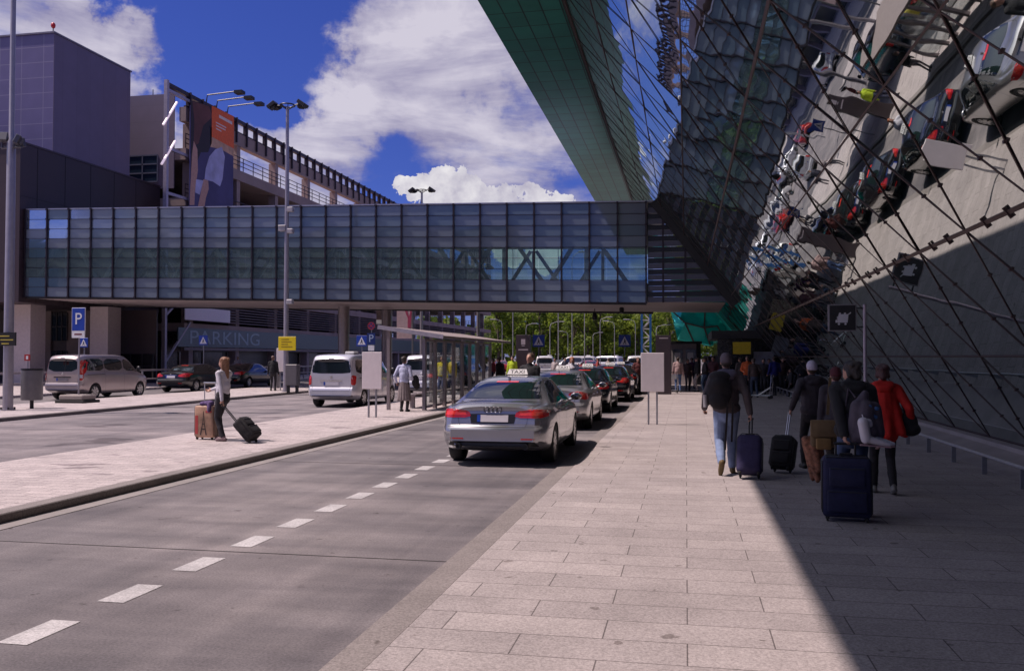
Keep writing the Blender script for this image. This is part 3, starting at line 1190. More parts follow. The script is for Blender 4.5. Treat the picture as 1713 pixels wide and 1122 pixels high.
for (pa, pb) in ((345, 165), (362, 176), (380, 187)):
    p = onX(pa, pb, GX)
    fl = thing('banner_floodlight', {345: 'nearest floodlight on an arm above the banner', 362: 'middle floodlight on an arm above the banner', 380: 'farthest floodlight on an arm above the banner'}[pa], 'floodlight', (GX, p.y, 21.3), group='floodlights above the banner')
    MB().tube([(0, 0, 0), (.1, 0, .55), (2.6, 0, .7)], .05, 6).build('arm', dark_metal, fl)
    MB().box(2.45, 3.1, -.28, .28, .48, .72).build('lamp_head', dark_metal, fl)

# white board and two posters hanging under the bridge, on the garage front
Xw = GX + .5
a, b = onX(310, 512, Xw), onX(385, 540, Xw)
wb = thing('white_billboard', 'blank white billboard panel hung on the garage front below the footbridge', 'billboard', (Xw, a.y, b.z))
MB().box(Xw - .08, Xw, a.y, b.y, b.z, a.z).build('panel', mat('billboard_white', (.82, .77, .84), .6, var=.05), wb, world=True)
MB().box(Xw - .14, Xw - .085, a.y, b.y, b.z + .2, a.z + .3).build('backing_frame', dark_metal, wb, world=True)
x, yq = colx(676, 62)
w_, h_ = 24 * 62 / F, 50 * 62 / F
pp = thing('pink_banner', 'pale pink vertical banner with a magenta figure stripe on a post beyond the footbridge', 'banner', (x, 57.5, 0))
q0, q1 = onY(664, 516, 57.5), onY(689, 566, 57.5)
MB().tube([(q1.x + .06, 57.5, .0), (q1.x + .06, 57.5, q0.z + .3)], .06, 8).build('post', grey_metal, pp, world=True)
MB().box(q0.x, q1.x, 57.47, 57.53, q1.z, q0.z).build('cloth', mat('pink_cloth', (.80, .60, .67), .7, var=.1), pp, world=True)
mg = mat('magenta_print', (.62, .10, .22), .7)
for (pts) in ([(676, 517), (681, 517), (684, 530), (687, 517), (689, 517), (687, 548), (682, 548), (682, 532)],):
    P = [onY(a_, b_, 57.465) for a_, b_ in pts]
    MB().prism([(p.x, p.z) for p in P], 57.46, 57.467, 'xz').build('printed_stripe', mg, pp, world=True)
MB().tube([(q0.x, 57.5, q0.z + .05), (q1.x + .06, 57.5, q0.z + .05)], .03, 6).build('top_bar', dark_metal, pp, world=True)
q0, q1 = onY(630, 513, 56.5), onY(655, 536, 56.5)
ps = thing('picture_poster', 'small dark picture poster with a white caption strip hanging beside the bridge column', 'poster', (q0.x, 56.5, 0))
MB().box(q0.x, q1.x, 56.47, 56.53, q1.z - .25, q0.z).build('panel', mat('poster_dark', (.09, .055, .06), .6, var=.6, scale=3), ps, world=True)
MB().box(q0.x, q1.x, 56.45, 56.466, q1.z - .23, q1.z + .05).build('caption_strip', white_sign, ps, world=True)
MB().prism([(q0.x + .2, q0.z - .05), (q1.x - .2, q0.z - .05), (q1.x - .35, q0.z - .32), (q0.x + .5, q0.z - .25)], 56.45, 56.466, 'xz').build('printed_shape', white_sign, ps, world=True)
# ------------------------------------------------------------------ vehicles
def pch(tab):
    """monotone cubic through (x, y) pairs"""
    xs = np.array([t[0] for t in tab], float)
    ys = np.array([t[1] for t in tab], float)
    h = np.diff(xs)
    d = np.diff(ys) / h
    m = np.zeros(len(xs))
    m[0], m[-1] = d[0], d[-1]
    for i in range(1, len(xs) - 1):
        if d[i - 1] * d[i] > 0:
            w1, w2 = 2 * h[i] + h[i - 1], h[i] + 2 * h[i - 1]
            m[i] = (w1 + w2) / (w1 / d[i - 1] + w2 / d[i])

    def f(x):
        x = min(max(x, xs[0]), xs[-1])
        i = min(int(np.searchsorted(xs, x, 'right')) - 1, len(xs) - 2)
        t = (x - xs[i]) / h[i]
        return float((2 * t**3 - 3 * t**2 + 1) * ys[i] + (t**3 - 2 * t**2 + t) * h[i] * m[i] + (-2 * t**3 + 3 * t**2) * ys[i + 1] + (t**3 - t**2) * h[i] * m[i + 1])
    return f


def chaikin(p, it=2):
    for _ in range(it):
        q = [p[0]]
        for a, b in zip(p[:-1], p[1:]):
            q += [a * .75 + b * .25, a * .25 + b * .75]
        q.append(p[-1])
        p = q
    return p


def paint(name, col, metal=.6, rough=.3, coat=1.0, var=.04):
    return mat(name, col, rough, metal, var, 3, coat=coat)


car_glass = mat('car_glass', (.010, .014, .016), .02, 0, .05, 2, coat=1.0, spec=1.0)
chrome = mat('chrome', (.60, .60, .62), .12, 1, .04)
rim_m = mat('alloy_rim', (.50, .49, .50), .25, .9, .05)
red_lens = mat('red_lens_lamp', (.50, .012, .012), .12, 0, .25, 14, coat=1)
red_bright = mat('red_lens_bright', (.80, .04, .02), .15, 0, .2, 20, coat=1)
white_lens = mat('white_lens', (.62, .60, .62), .12, 0, .1, 14, coat=1)
plate_m = mat('number_plate', (.66, .63, .68), .4, var=.04)
seam_m = mat('panel_gap', (.012, .012, .013), .7)
black_trim = mat('black_trim', (.016, .016, .018), .35)

SEDAN = dict(
    L=4.90, hw=[(-2.45, .70), (-2.40, .80), (-2.25, .875), (-1.9, .905), (-1.3, .925), (0, .92), (1.5, .92), (2.0, .88), (2.3, .76), (2.45, .52)],
    zb=[(-2.45, .34), (-2.2, .27), (-1.8, .21), (0, .19), (1.9, .20), (2.3, .24), (2.45, .30)],
    belt=[(-2.45, .93), (-2.2, .965), (-1.4, .965), (0, .925), (1.2, .90), (1.9, .82), (2.3, .70), (2.45, .60)],
    top=[(-2.45, .99), (-2.36, 1.045), (-2.1, 1.06), (-1.72, 1.075), (-1.30, 1.26), (-.95, 1.385), (-.55, 1.445), (-.1, 1.462), (.3, 1.44), (.65, 1.36), (1.05, 1.17), (1.42, .985), (1.9, .90), (2.3, .76), (2.45, .64)],
    tw=[(-2.45, .60), (-2.3, .70), (-1.9, .74), (-1.7, .73), (-1.25, .645), (-.9, .59), (-.3, .575), (.2, .58), (.7, .625), (1.15, .70), (1.45, .75), (2.0, .70), (2.3, .58), (2.45, .40)],
    crown=.035, axles=(-1.42, 1.43), wr=.325, tread=.80, ww=.23,
    rearfn=lambda z: (.05 if z < .4 else 0) + max(0, min(1, (z - .62) / .06)) * .055 + max(0, min(1, (z - .72) / .32)) * .07,
    nst=64)
VAN = dict(
    L=4.95, hw=[(-2.47, .80), (-2.42, .87), (-2.3, .925), (-1.9, .955), (-1.0, .965), (1.2, .96), (1.9, .90), (2.25, .78), (2.46, .52)],
    zb=[(-2.47, .40), (-2.2, .30), (-1.8, .24), (0, .22), (1.9, .23), (2.3, .28), (2.46, .36)],
    belt=[(-2.47, 1.12), (-2.2, 1.14), (0, 1.12), (1.2, 1.08), (1.9, .98), (2.3, .80), (2.46, .66)],
    top=[(-2.47, 1.74), (-2.40, 1.84), (-2.2, 1.895), (-1.5, 1.92), (0, 1.92), (.55, 1.88), (.9, 1.75), (1.35, 1.40), (1.75, 1.13), (2.1, 1.02), (2.35, .86), (2.46, .72)],
    tw=[(-2.47, .66), (-2.35, .715), (-2.0, .74), (-1, .745), (.4, .735), (.8, .72), (1.3, .74), (1.75, .76), (2.1, .68), (2.35, .54), (2.46, .38)],
    crown=.035, axles=(-1.52, 1.55), wr=.335, tread=.82, ww=.23,
    rearfn=lambda z: (.06 if z < .42 else 0) + max(0, min(1, (z - .66) / .05)) * .05 + max(0, min(1, (z - 1.05) / .85)) * .10,
    nst=64)


def wheel(parent, x, y, r, w, side):
    o = MB()
    prof = [(r * .66, -w / 2 + .012), (r * .80, -w / 2), (r * .93, -w / 2 + .004), (r, -w / 2 + .035), (r, w / 2 - .035), (r * .93, w / 2 - .004), (r * .80, w / 2), (r * .66, w / 2 - .012)]
    o.lathe(prof, 32, (0, 0, 0), 'x')
    wh = o.build('wheel', rubber, parent, smooth=40)
    wh.location = (x, y, r)
    d = MB()
    e = side * (w / 2 - .012)
    d.lathe([(r * .50, e - side * .03), (r * .64, e - side * .012), (r * .68, e), (r * .70, e - side * .02)], 32, axis='x', mi=0)
    d.lathe([(0, e - side * .055), (r * .66, e - side * .055)], 32, axis='x', mi=1)
    d.lathe([(0, e - side * .005), (r * .13, e - side * .008), (r * .15, e - side * .03)], 16, axis='x', mi=0)
    for k in range(7):
        t = 2 * math.pi * k / 7
        for dt in (-.16, .16):
            p0 = Vector((e - side * .018, math.cos(t + dt * .35) * r * .1, math.sin(t + dt * .35) * r * .1))
            p1 = Vector((e - side * .016, math.cos(t + dt) * r * .65, math.sin(t + dt) * r * .65))
            d.bar(p0, p1, .034, .03, (1, 0, 0), 0)
    d.build('rim', [rim_m, black_plastic], wh, smooth=35)
    return wh


BODYCACHE = {}


def body_mesh(spec, key):
    if key in BODYCACHE:
        return BODYCACHE[key]
    L_ = spec['L']
    f = {k: pch(spec[k]) for k in ('hw', 'zb', 'belt', 'top', 'tw')}
    y0, y1 = spec['hw'][0][0], spec['hw'][-1][0]
    n = spec['nst']
    ys = [y0 + (y1 - y0) * (.5 - .5 * math.cos(math.pi * (i / n))) * .55 + (y1 - y0) * (i / n) * .45 for i in range(n + 1)]
    rings = []
    for y in ys:
        w, zb, be, tp, tw = (f[k](y) for k in ('hw', 'zb', 'belt', 'top', 'tw'))
        be = min(be, tp - .03)
        te = tp - spec['crown']
        half = [(0, zb), (w * .70, zb), (w * .93, zb + .015), (w * .985, zb + .12), (w, (zb + be) * .5), (w * 1.0, be - .16), (w * .985, be - .07), (w * .945, be),
                ((w * .945 + tw) / 2 + .012, (be + te) / 2), (tw + .012, te - .05), (tw - .06, te + .005), (tw * .5, tp - .006), (0, tp)]
        half = chaikin([Vector((a, b)) for a, b in half], 2)
        ring = [(p.x, p.y) for p in half] + [(-p.x, p.y) for p in half[-2:0:-1]]
        rings.append(ring)
    m = len(rings[0])
    hn = m // 2
    vs, fs = [], []
    for y, ring in zip(ys, rings):
        wgt = max(0, min(1, (-1.55 - y) / .75)) ** 1.5
        for (x, z) in ring:
            vs.append((x, y + spec['rearfn'](z) * wgt + max(0, wgt) * .10 * (abs(x) / .9) ** 3, z))
    for i in range(n):
        for k in range(m):
            k2 = (k + 1) % m
            fs.append((i * m + k, (i + 1) * m + k, (i + 1) * m + k2, i * m + k2))
    for (base, flip) in ((0, False), (n * m, True)):
        for k in range(hn):
            a, b = base + k, base + k + 1
            c, d = base + (m - k - 1) % m, base + (m - k) % m
            q = [a, b, c, d]
            q2 = []
            for i in q:
                if i not in q2:
                    q2.append(i)
            if len(q2) >= 3:
                fs.append(tuple(q2) if not flip else tuple(q2[::-1]))
    me = bpy.data.meshes.new('car_body')
    me.from_pydata(vs, [], fs)
    bm = bmesh.new()
    bm.from_mesh(me)
    bmesh.ops.recalc_face_normals(bm, faces=bm.faces)
    bm.to_mesh(me)
    full = BVHTree.FromBMesh(bm)
    bm.free()
    ob = bpy.data.objects.new('tmp_body', me)
    COL.objects.link(ob)
    cut = MB()
    for ay in spec['axles']:
        rr = spec['wr'] * 1.14
        for sx in (-1, 1):
            xa, xb = sorted((sx * (spec['tread'] - spec['ww'] / 2 - .06), sx * 1.2))
            cut.lathe([(0, xa), (rr, xa), (rr, xb), (0, xb)], 40, (0, ay, spec['wr'] - .005), 'x')
    co = cut.build('tmp_cut', black_plastic)
    md = ob.modifiers.new('b', 'BOOLEAN')
    md.operation = 'DIFFERENCE'
    md.object = co
    md.solver = 'EXACT'
    dg = bpy.context.evaluated_depsgraph_get()
    res = bpy.data.meshes.new_from_object(ob.evaluated_get(dg))
    bpy.data.objects.remove(ob)
    bpy.data.objects.remove(co)
    # dark wheel wells
    for p in res.polygons:
        c = p.center
        mi = 0
        for ay in spec['axles']:
            rr = math.hypot(c.y - ay, c.z - spec['wr'] + .005)
            if rr < spec['wr'] * 1.14 + .004 and abs(c.x) < .95 and (abs(rr - spec['wr'] * 1.14) < .012 or abs(abs(c.x) - (spec['tread'] - spec['ww'] / 2 - .06)) < .01):
                mi = 1
        if c.z < .30 and abs(p.normal.z) > .8:
            mi = 1
        p.material_index = mi
    res.polygons.foreach_set('use_smooth', [True] * len(res.polygons))
    res.set_sharp_from_angle(angle=R(32))
    BODYCACHE[key] = (res, full)
    return BODYCACHE[key]


DIRS = {'rear': (Vector((0, 1, 0)), lambda a, b: Vector((a, -6, b))), 'front': (Vector((0, -1, 0)), lambda a, b: Vector((a, 6, b))),
        'right': (Vector((-1, 0, 0)), lambda a, b: Vector((3, a, b))), 'left': (Vector((1, 0, 0)), lambda a, b: Vector((-3, a, b))),
        'top': (Vector((0, 0, -1)), lambda a, b: Vector((a, b, 5)))}


def patch(name, bvh, side, poly, m, parent, off=.004, grid=.07, round_=0):
    """a piece lying on the body: outline given in the view from one side"""
    d, org = DIRS[side]
    pl = [Vector(p) for p in poly]
    for _ in range(round_):
        q = []
        for i in range(len(pl)):
            a, b = pl[i], pl[(i + 1) % len(pl)]
            q += [a * .8 + b * .2, a * .2 + b * .8]
        pl = q
    bm = bmesh.new()
    vv = [bm.verts.new((p.x, p.y, 0)) for p in pl]
    bm.faces.new(vv)
    for ax in (0, 1):
        lo, hi = min(p[ax] for p in pl), max(p[ax] for p in pl)
        k = math.ceil((lo + 1e-4) / grid)
        while k * grid < hi - 1e-4:
            n = Vector((1, 0, 0)) if ax == 0 else Vector((0, 1, 0))
            bmesh.ops.bisect_plane(bm, geom=bm.verts[:] + bm.edges[:] + bm.faces[:], plane_co=n * (k * grid), plane_no=n)
            k += 1
    bmesh.ops.triangulate(bm, faces=[f for f in bm.faces if len(f.verts) > 4])
    for v in bm.verts:
        loc, nr, _, _ = bvh.ray_cast(org(v.co.x, v.co.y), d)
        if loc is None:
            o_ = org(v.co.x, v.co.y)
            loc, nr, _, _ = bvh.find_nearest(o_ + d * (o_.length * .6))
        if nr.dot(d) > 0:
            nr = -nr
        v.co = loc + nr * off
    ex = bmesh.ops.extrude_edge_only(bm, edges=[e for e in bm.edges if len(e.link_faces) == 1])
    for g_ in ex['geom']:
        if isinstance(g_, bmesh.types.BMVert):
            g_.co += d * (off * 2.5)
    bmesh.ops.recalc_face_normals(bm, faces=bm.faces)
    me = bpy.data.meshes.new(name)
    # outward orientation
    bm.to_mesh(me)
    bm.free()
    me.materials.append(m)
    me.polygons.foreach_set('use_smooth', [True] * len(me.polygons))
    me.set_sharp_from_angle(angle=R(40))
    o = bpy.data.objects.new(name, me)
    COL.objects.link(o)
    o.parent = parent
    return o


def seams(bvh, lines, parent, w=.007, off=.0015):
    for side, pts in lines:
        m = MB()
        d, org = DIRS[side]
        P = []
        pts = [Vector(p) for p in pts]
        for a, b in zip(pts[:-1], pts[1:]):
            n = max(2, int((b - a).length / .06))
            for i in range(n):
                P.append(a.lerp(b, i / n))
        P.append(pts[-1])
        H = []
        for p in P:
            loc, nr, _, _ = bvh.ray_cast(org(p.x, p.y), d)
            if loc is not None:
                H.append((loc + nr * off, nr))
        for (a, na), (b, nb) in zip(H[:-1], H[1:]):
            if (b - a).length > .3:
                continue
            t = (b - a).normalized()
            u = t.cross(na).normalized() * w / 2
            m.add([a - u, a + u, b + u, b - u], [(0, 1, 2, 3)])
        if m.v:
            m.build('panel_gap', seam_m, parent)


def mirror_x(poly):
    return [(-a, b) for a, b in poly][::-1]


def make_sedan(label, body_m, group, style=0, taxi=True, name='taxi_car', cat='car'):
    root = thing(name, label, cat, group=group)
    me, bvh = body_mesh(SEDAN, 'sedan%d' % 0)
    me = me.copy()
    me.materials.clear()
    me.materials.append(body_m)
    me.materials.append(black_plastic)
    b = bpy.data.objects.new('body', me)
    COL.objects.link(b)
    b.parent = root
    patch('rear_window', bvh, 'rear', [(-.675, 1.082), (.675, 1.082), (.68, 1.10), (.555, 1.365), (.535, 1.378), (-.535, 1.378), (-.555, 1.365), (-.68, 1.10)], car_glass, root)
    patch('windscreen', bvh, 'front', [(-.66, 1.02), (.66, 1.02), (.53, 1.40), (-.53, 1.40)], car_glass, root, round_=1)
    for sd in ('right', 'left'):
        patch('side_window', bvh, sd, [(-1.02, 1.00), (-.06, .985), (-.06, 1.375), (-.60, 1.355), (-.90, 1.24)], car_glass, root, round_=1)
        patch('side_window', bvh, sd, [(-.0, .985), (1.02, .965), (.92, 1.05), (.45, 1.34), (.0, 1.375)], car_glass, root, round_=1)
        patch('quarter_window', bvh, sd, [(-1.42, 1.025), (-1.08, 1.005), (-.96, 1.215), (-1.12, 1.16)], car_glass, root)
        patch('window_trim', bvh, sd, [(-1.46, 1.0), (1.08, .945), (1.08, .955), (-1.44, 1.012)], chrome, root, off=.006)
        patch('sill_trim', bvh, sd, [(-1.0, .24), (1.02, .24), (1.02, .262), (-1.0, .262)], chrome if style else black_trim, root, off=.006)
        patch('door_handle', bvh, sd, [(-.88, .83), (-.66, .83), (-.66, .862), (-.88, .862)], body_m, root, off=.022)
        patch('door_handle', bvh, sd, [(.12, .815), (.34, .815), (.34, .847), (.12, .847)], body_m, root, off=.022)
        s = 1 if sd == 'right' else -1
        mm = MB()
        mm.ell((s * 1.0, .86, 1.03), (.115, .065, .075), 14, 8)
        mm.tube([(s * .86, .88, .965), (s * .96, .87, .99)], [.03, .03], 6)
        mr_ = mm.build('side_mirror', body_m, root, smooth=50)
        MB().ell((s * 1.0, .805, 1.03), (.095, .012, .058), 14, 6).build('mirror_glass', car_glass, mr_, smooth=50)
    lines = []
    for sd in ('right', 'left'):
        lines += [(sd, [(-.03, .27), (-.03, .985)]), (sd, [(1.05, .27), (1.05, .60), (1.0, .96)]), (sd, [(-.62, .28), (-.98, .45), (-1.06, .72), (-1.05, .99)]), (sd, [(-2.05, .62), (-1.78, .64)]),
                  (sd, [(-1.0, .28), (1.05, .28)])]
    lines += [('rear', [(-.60, .98), (-.57, .72), (-.54, .655), (.54, .655), (.57, .72), (.60, .98)]), ('rear', [(-.82, .66), (.82, .66)]), ('rear', [(-.70, 1.04), (.70, 1.04)])]
    seams(bvh, lines, root)
    for s in (1, -1):
        if style == 0:
            P = [(.36, .805), (.88, .80), (.885, .925), (.70, .945), (.40, .915)]
        elif style == 1:
            P = [(.40, .86), (.62, .80), (.885, .74), (.89, .90), (.70, .955), (.47, .93)]
        else:
            P = [(.42, .80), (.885, .76), (.885, .97), (.66, .965), (.45, .90)]
        P = P if s > 0 else mirror_x(P)
        lt = patch('tail_light', bvh, 'rear', P, red_lens, root, off=.008, grid=.04, round_=1)
        c_ = (.62, .87)
        Q = [((abs(a) - c_[0]) * .72 + c_[0], (z - c_[1]) * .45 + c_[1]) for a, z in P]
        Q = [(a * s, z) for a, z in Q]
        patch('light_strip', bvh, 'rear', Q, red_bright, lt, off=.011, grid=.04)
        H = [(.52, .62), (.80, .66), (.78, .76), (.56, .72)]
        patch('headlight', bvh, 'front', H if s > 0 else mirror_x(H), white_lens, root, off=.006, grid=.05)
        ex = MB().lathe([(.028, -.0), (.045, 0), (.045, .16), (.028, .16)], 16, (s * .56, -2.44, .345), 'y').build('exhaust', dark_metal, root, smooth=40)
        MB().lathe([(0, .03), (.04, .03)], 16, (s * .56, -2.44, .345), 'y').build('exhaust_core', black_plastic, ex)
    patch('grille', bvh, 'front', [(-.34, .40), (.34, .40), (.40, .66), (-.40, .66)], black_trim, root, off=.006)
    patch('rear_diffuser', bvh, 'rear', [(-.76, .345), (.76, .345), (.70, .425), (-.70, .425)], black_trim if style != 1 else body_m, root, off=.006, grid=.05)
    patch('plate_recess', bvh, 'rear', [(-.36, .71), (.36, .71), (.39, .865), (-.39, .865)], black_trim if style == 0 else body_m, root, off=.003, grid=.05)
    pl = patch('number_plate', bvh, 'rear', [(-.26, .735), (.26, .735), (.26, .848), (-.26, .848)], plate_m, root, off=.012, grid=.05)
    patch('plate_band', bvh, 'rear', [(-.26, .735), (-.205, .735), (-.205, .848), (-.26, .848)], blue_sign, pl, off=.0145, grid=.05)
    patch('reflector', bvh, 'rear', [(-.70, .455), (-.48, .455), (-.48, .478), (-.70, .478)], red_lens, root, off=.006)
    patch('reflector', bvh, 'rear', [(.48, .455), (.70, .455), (.70, .478), (.48, .478)], red_lens, root, off=.006)
    patch('third_brake_light', bvh, 'rear', [(-.20, 1.345), (.20, 1.345), (.20, 1.37), (-.20, 1.37)], red_bright, root, off=.007)
    if style == 0:
        mm = MB()
        for q in range(4):
            cx = -.105 + q * .07
            loc, nr, _, _ = bvh.ray_cast(Vector((cx, -6, .935)), Vector((0, 1, 0)))
            pts = [(cx + .044 * math.cos(t), loc.y - .012, .935 + .044 * math.sin(t)) for t in np.linspace(0, 2 * math.pi, 21)]
            mm.tube(pts, .0068, 6)
        mm.build('emblem', mat('emblem_dark', (.16, .16, .17), .2, .8), root, smooth=60)
    else:
        loc, nr, _, _ = bvh.ray_cast(Vector((0, -6, .93)), Vector((0, 1, 0)))
        MB().lathe([(0, -.012), (.035, -.012), (.042, 0)], 18, loc, 'y').build('emblem', chrome, root, smooth=40)
        patch('trunk_trim', bvh, 'rear', [(-.34, .872), (.34, .872), (.34, .892), (-.34, .892)], chrome, root, off=.012)
    MB().prism([(-.95, 1.375), (-.78, 1.41), (-.93, 1.455)], -.012, .012, 'yz').build('antenna_fin', body_m, root)
    if taxi:
        roof_sign(root)
    for ay in SEDAN['axles']:
        for s in (1, -1):
            wheel(root, s * SEDAN['tread'], ay, SEDAN['wr'], SEDAN['ww'], s)
    return root


taxi_w = mat('taxi_sign_white', (.75, .74, .72), .4, var=.03)


def roof_sign(root):
    t = MB()
    vs = [(-.27, -.16, 0), (.27, -.16, 0), (.27, .02, 0), (-.27, .02, 0), (-.225, -.09, .125), (.225, -.09, .125), (.225, -.05, .125), (-.225, -.05, .125)]
    t.add(vs, [(0, 3, 2, 1), (4, 5, 6, 7), (0, 1, 5, 4), (1, 2, 6, 5), (2, 3, 7, 6), (3, 0, 4, 7)])
    s = t.build('roof_sign', taxi_w, root)
    s.location = (0, .02, 1.472)
    s.scale = (.74, .8, .78)
    MB().box(-.29, .29, -.18, .04, -.03, .0).build('sign_base', black_plastic, s)
    tilt = Matrix.Translation((0, -.128, .058)) @ Matrix.Rotation(-math.atan(.07 / .125), 4, 'X') @ FACE_NY
    text('lettering', 'TAXI', .135, black_sign, s, tilt @ Matrix.Scale(1.25, 4, (1, 0, 0)), .003)
    return s


def make_van(label, body_m, group, style=0, roof_box=False, name='passenger_van'):
    root = thing(name, label, 'van', group=group)
    me, bvh = body_mesh(VAN, 'van')
    me = me.copy()
    me.materials.clear()
    me.materials.append(body_m)
    me.materials.append(black_plastic)
    b = bpy.data.objects.new('body', me)
    COL.objects.link(b)
    b.parent = root
    if style == 0:
        patch('rear_window', bvh, 'rear', [(-.70, 1.22), (.70, 1.22), (.74, 1.36), (.66, 1.72), (-.66, 1.72), (-.74, 1.36)], car_glass, root, round_=1)
        TL = [(.74, .82), (.885, .80), (.885, 1.13), (.78, 1.16), (.74, 1.1)]
    else:
        patch('rear_window', bvh, 'rear', [(-.70, 1.20), (.70, 1.20), (.66, 1.72), (-.66, 1.72)], car_glass, root, round_=1)
        TL = [(.78, .82), (.90, .82), (.885, 1.2), (.80, 1.66), (.735, 1.66), (.77, 1.1)]
    patch('windscreen', bvh, 'front', [(-.72, 1.16), (.72, 1.16), (.62, 1.80), (-.62, 1.80)], car_glass, root, round_=1)
    for sd in ('right', 'left'):
        patch('side_window', bvh, sd, [(-2.12, 1.22), (-.92, 1.22), (-.92, 1.72), (-2.02, 1.72), (-2.12, 1.5)], car_glass, root, round_=1)
        patch('side_window', bvh, sd, [(-.86, 1.22), (.34, 1.22), (.34, 1.72), (-.86, 1.72)], car_glass, root, round_=1)
        patch('front_window', bvh, sd, [(.42, 1.20), (1.42, 1.16), (1.36, 1.25), (.88, 1.66), (.42, 1.72)], car_glass, root, round_=1)
        patch('rub_strip', bvh, sd, [(-1.05, .50), (1.05, .50), (1.05, .545), (-1.05, .545)], body_m, root, off=.012)
        patch('door_handle', bvh, sd, [(.50, 1.0), (.74, 1.0), (.74, 1.04), (.50, 1.04)], body_m, root, off=.025)
        patch('slide_rail', bvh, sd, [(-2.0, 1.045), (-.9, 1.045), (-.9, 1.07), (-2.0, 1.07)], black_trim, root, off=.003)
        s = 1 if sd == 'right' else -1
        mm = MB()
        mm.ell((s * 1.07, 1.22, 1.25), (.11, .06, .14), 14, 8)
        mm.tube([(s * .9, 1.25, 1.17), (s * 1.02, 1.23, 1.2)], [.035, .035], 6)
        mm.build('side_mirror', black_trim, root, smooth=50)
    lines = []
    for sd in ('right', 'left'):
        lines += [(sd, [(.38, .30), (.38, 1.78)]), (sd, [(-.89, .30), (-.89, 1.78)]), (sd, [(1.18, .62), (1.42, .9), (1.44, 1.15)]), (sd, [(-.89, 1.80), (.6, 1.80)])]
    lines += [('rear', [(-.74, 1.80), (-.76, 1.0), (-.70, .60), (.70, .60), (.76, 1.0), (.74, 1.80), (-.74, 1.80)])]
    seams(bvh, lines, root)
    for s in (1, -1):
        patch('tail_light', bvh, 'rear', TL if s > 0 else mirror_x(TL), red_lens, root, off=.008, grid=.05, round_=1)
        if style:
            Q = [(.80, .92), (.885, .92), (.875, 1.06), (.79, 1.06)]
            patch('reversing_light', bvh, 'rear', Q if s > 0 else mirror_x(Q), white_lens, root, off=.012, grid=.05)
        H = [(.55, .70), (.84, .80), (.82, .98), (.60, .86)]
        patch('headlight', bvh, 'front', H if s > 0 else mirror_x(H), white_lens, root, off=.006, grid=.05)
    patch('grille', bvh, 'front', [(-.42, .62), (.42, .62), (.46, .84), (-.46, .84)], black_trim, root, off=.006)
    patch('rear_bumper_pad', bvh, 'rear', [(-.78, .40), (.78, .40), (.80, .46), (-.80, .46)], black_trim, root, off=.008)
    pl = patch('number_plate', bvh, 'rear', [(-.28, .80), (.28, .80), (.28, .92), (-.28, .92)], plate_m if style == 0 else mat('dim_plate', (.22, .20, .22), .4), root, off=.014, grid=.06)
    patch('plate_band', bvh, 'rear', [(-.28, .80), (-.22, .80), (-.22, .92), (-.28, .92)], blue_sign, pl, off=.017, grid=.06)
    patch('tailgate_handle', bvh, 'rear', [(-.42, .935), (.42, .935), (.40, .98), (-.40, .98)], black_trim if style else chrome, root, off=.012)
    loc, nr, _, _ = bvh.ray_cast(Vector((0, -6, 1.09)), Vector((0, 1, 0)))
    MB().lathe([(0, -.012), (.045, -.012), (.05, 0)], 18, loc, 'y').build('emblem', chrome, root, smooth=40)
    if roof_box:
        MB().box(.25, .60, -1.7, -1.25, 1.905, 2.0, bev=.03, seg=2).build('roof_sign', taxi_w, root)
    for ay in VAN['axles']:
        for s in (1, -1):
            wheel(root, s * VAN['tread'], ay, VAN['wr'], VAN['ww'], s)
    return root


silver_grey = paint('silver_grey_paint', (.36, .355, .375), .7, .24)
silver = paint('light_silver_paint', (.50, .49, .50), .7, .28)
blackp = paint('black_paint', (.010, .009, .011), .2, .2)
darkp = paint('dark_graphite_paint', (.030, .028, .032), .4, .25)
vanwhite = paint('silver_white_paint', (.66, .65, .71), .4, .3)
beigep = paint('champagne_paint', (.44, .37, .37), .6, .3)
bluep = paint('dark_blue_paint', (.05, .06, .10), .5, .25)


def at(o, x, y, rz=0, z=0.0):
    o.location = (x, y, z)
    o.rotation_euler = (0, 0, rz)
    return o


TG = 'taxis queuing along the kerb'
audi = make_sedan('silver grey saloon taxi nearest the camera, last in the kerbside queue, four ring emblem', silver_grey, TG, 0)
RA = SEDAN['axles'][0]
p = G(842, 770)
at(audi, -3.13, p.y - RA, R(.3))
t2 = make_sedan('lighter silver taxi second in the queue, just ahead of the saloon with ring emblem', silver, TG, 1)
at(t2, -3.28, 22.4 - RA, R(.6))
t3 = make_sedan('black taxi third in the kerbside queue, right ahead of the light silver taxi', blackp, TG, 2)
at(t3, -3.35, 29.2 - RA, R(.3))
for (x, y, lab) in ((-3.15, 36.2, 'black taxi fourth in the kerbside queue, its red tail light beside the white board'),
                    (-3.2, 43.0, 'black taxi fifth in the queue, stopped just under the near edge of the footbridge'),
                    (-3.3, 49.6, 'black taxi at the far head of the queue, under the footbridge')):
    c = dup(t3)
    at(c, x, y - RA, R(.2))
    c['label'] = lab
v1 = make_van('silver white van with wide dark rear window, beside the blank board on the island', vanwhite, 'vans and cars on the far lanes', 0, True)
at(v1, -12.35, 30.3 + 1.52, R(0))
v2 = dup(v1)
at(v2, -11.7, 39.0 + 1.52, 0)
v2['label'] = 'silver white van ahead of the first, partly hidden behind the person in a skirt'
v3 = dup(v1, swap={'silver_white_paint': darkp})
at(v3, -12.6, 47.5 + 1.52, 0)
v3['label'] = 'dark van behind the glass shelter, farthest of the vans in the lane'
v4 = make_van('champagne van with tall red rear lights parked behind the blue P sign', beigep, 'vans and cars on the far lanes', 1)
at(v4, -25.55, 33.4 + 1.52, R(-1))
b1 = make_sedan('black saloon parked in front of the champagne van, behind the woman with two suitcases', blackp, 'vans and cars on the far lanes', 2, False, 'parked_car')
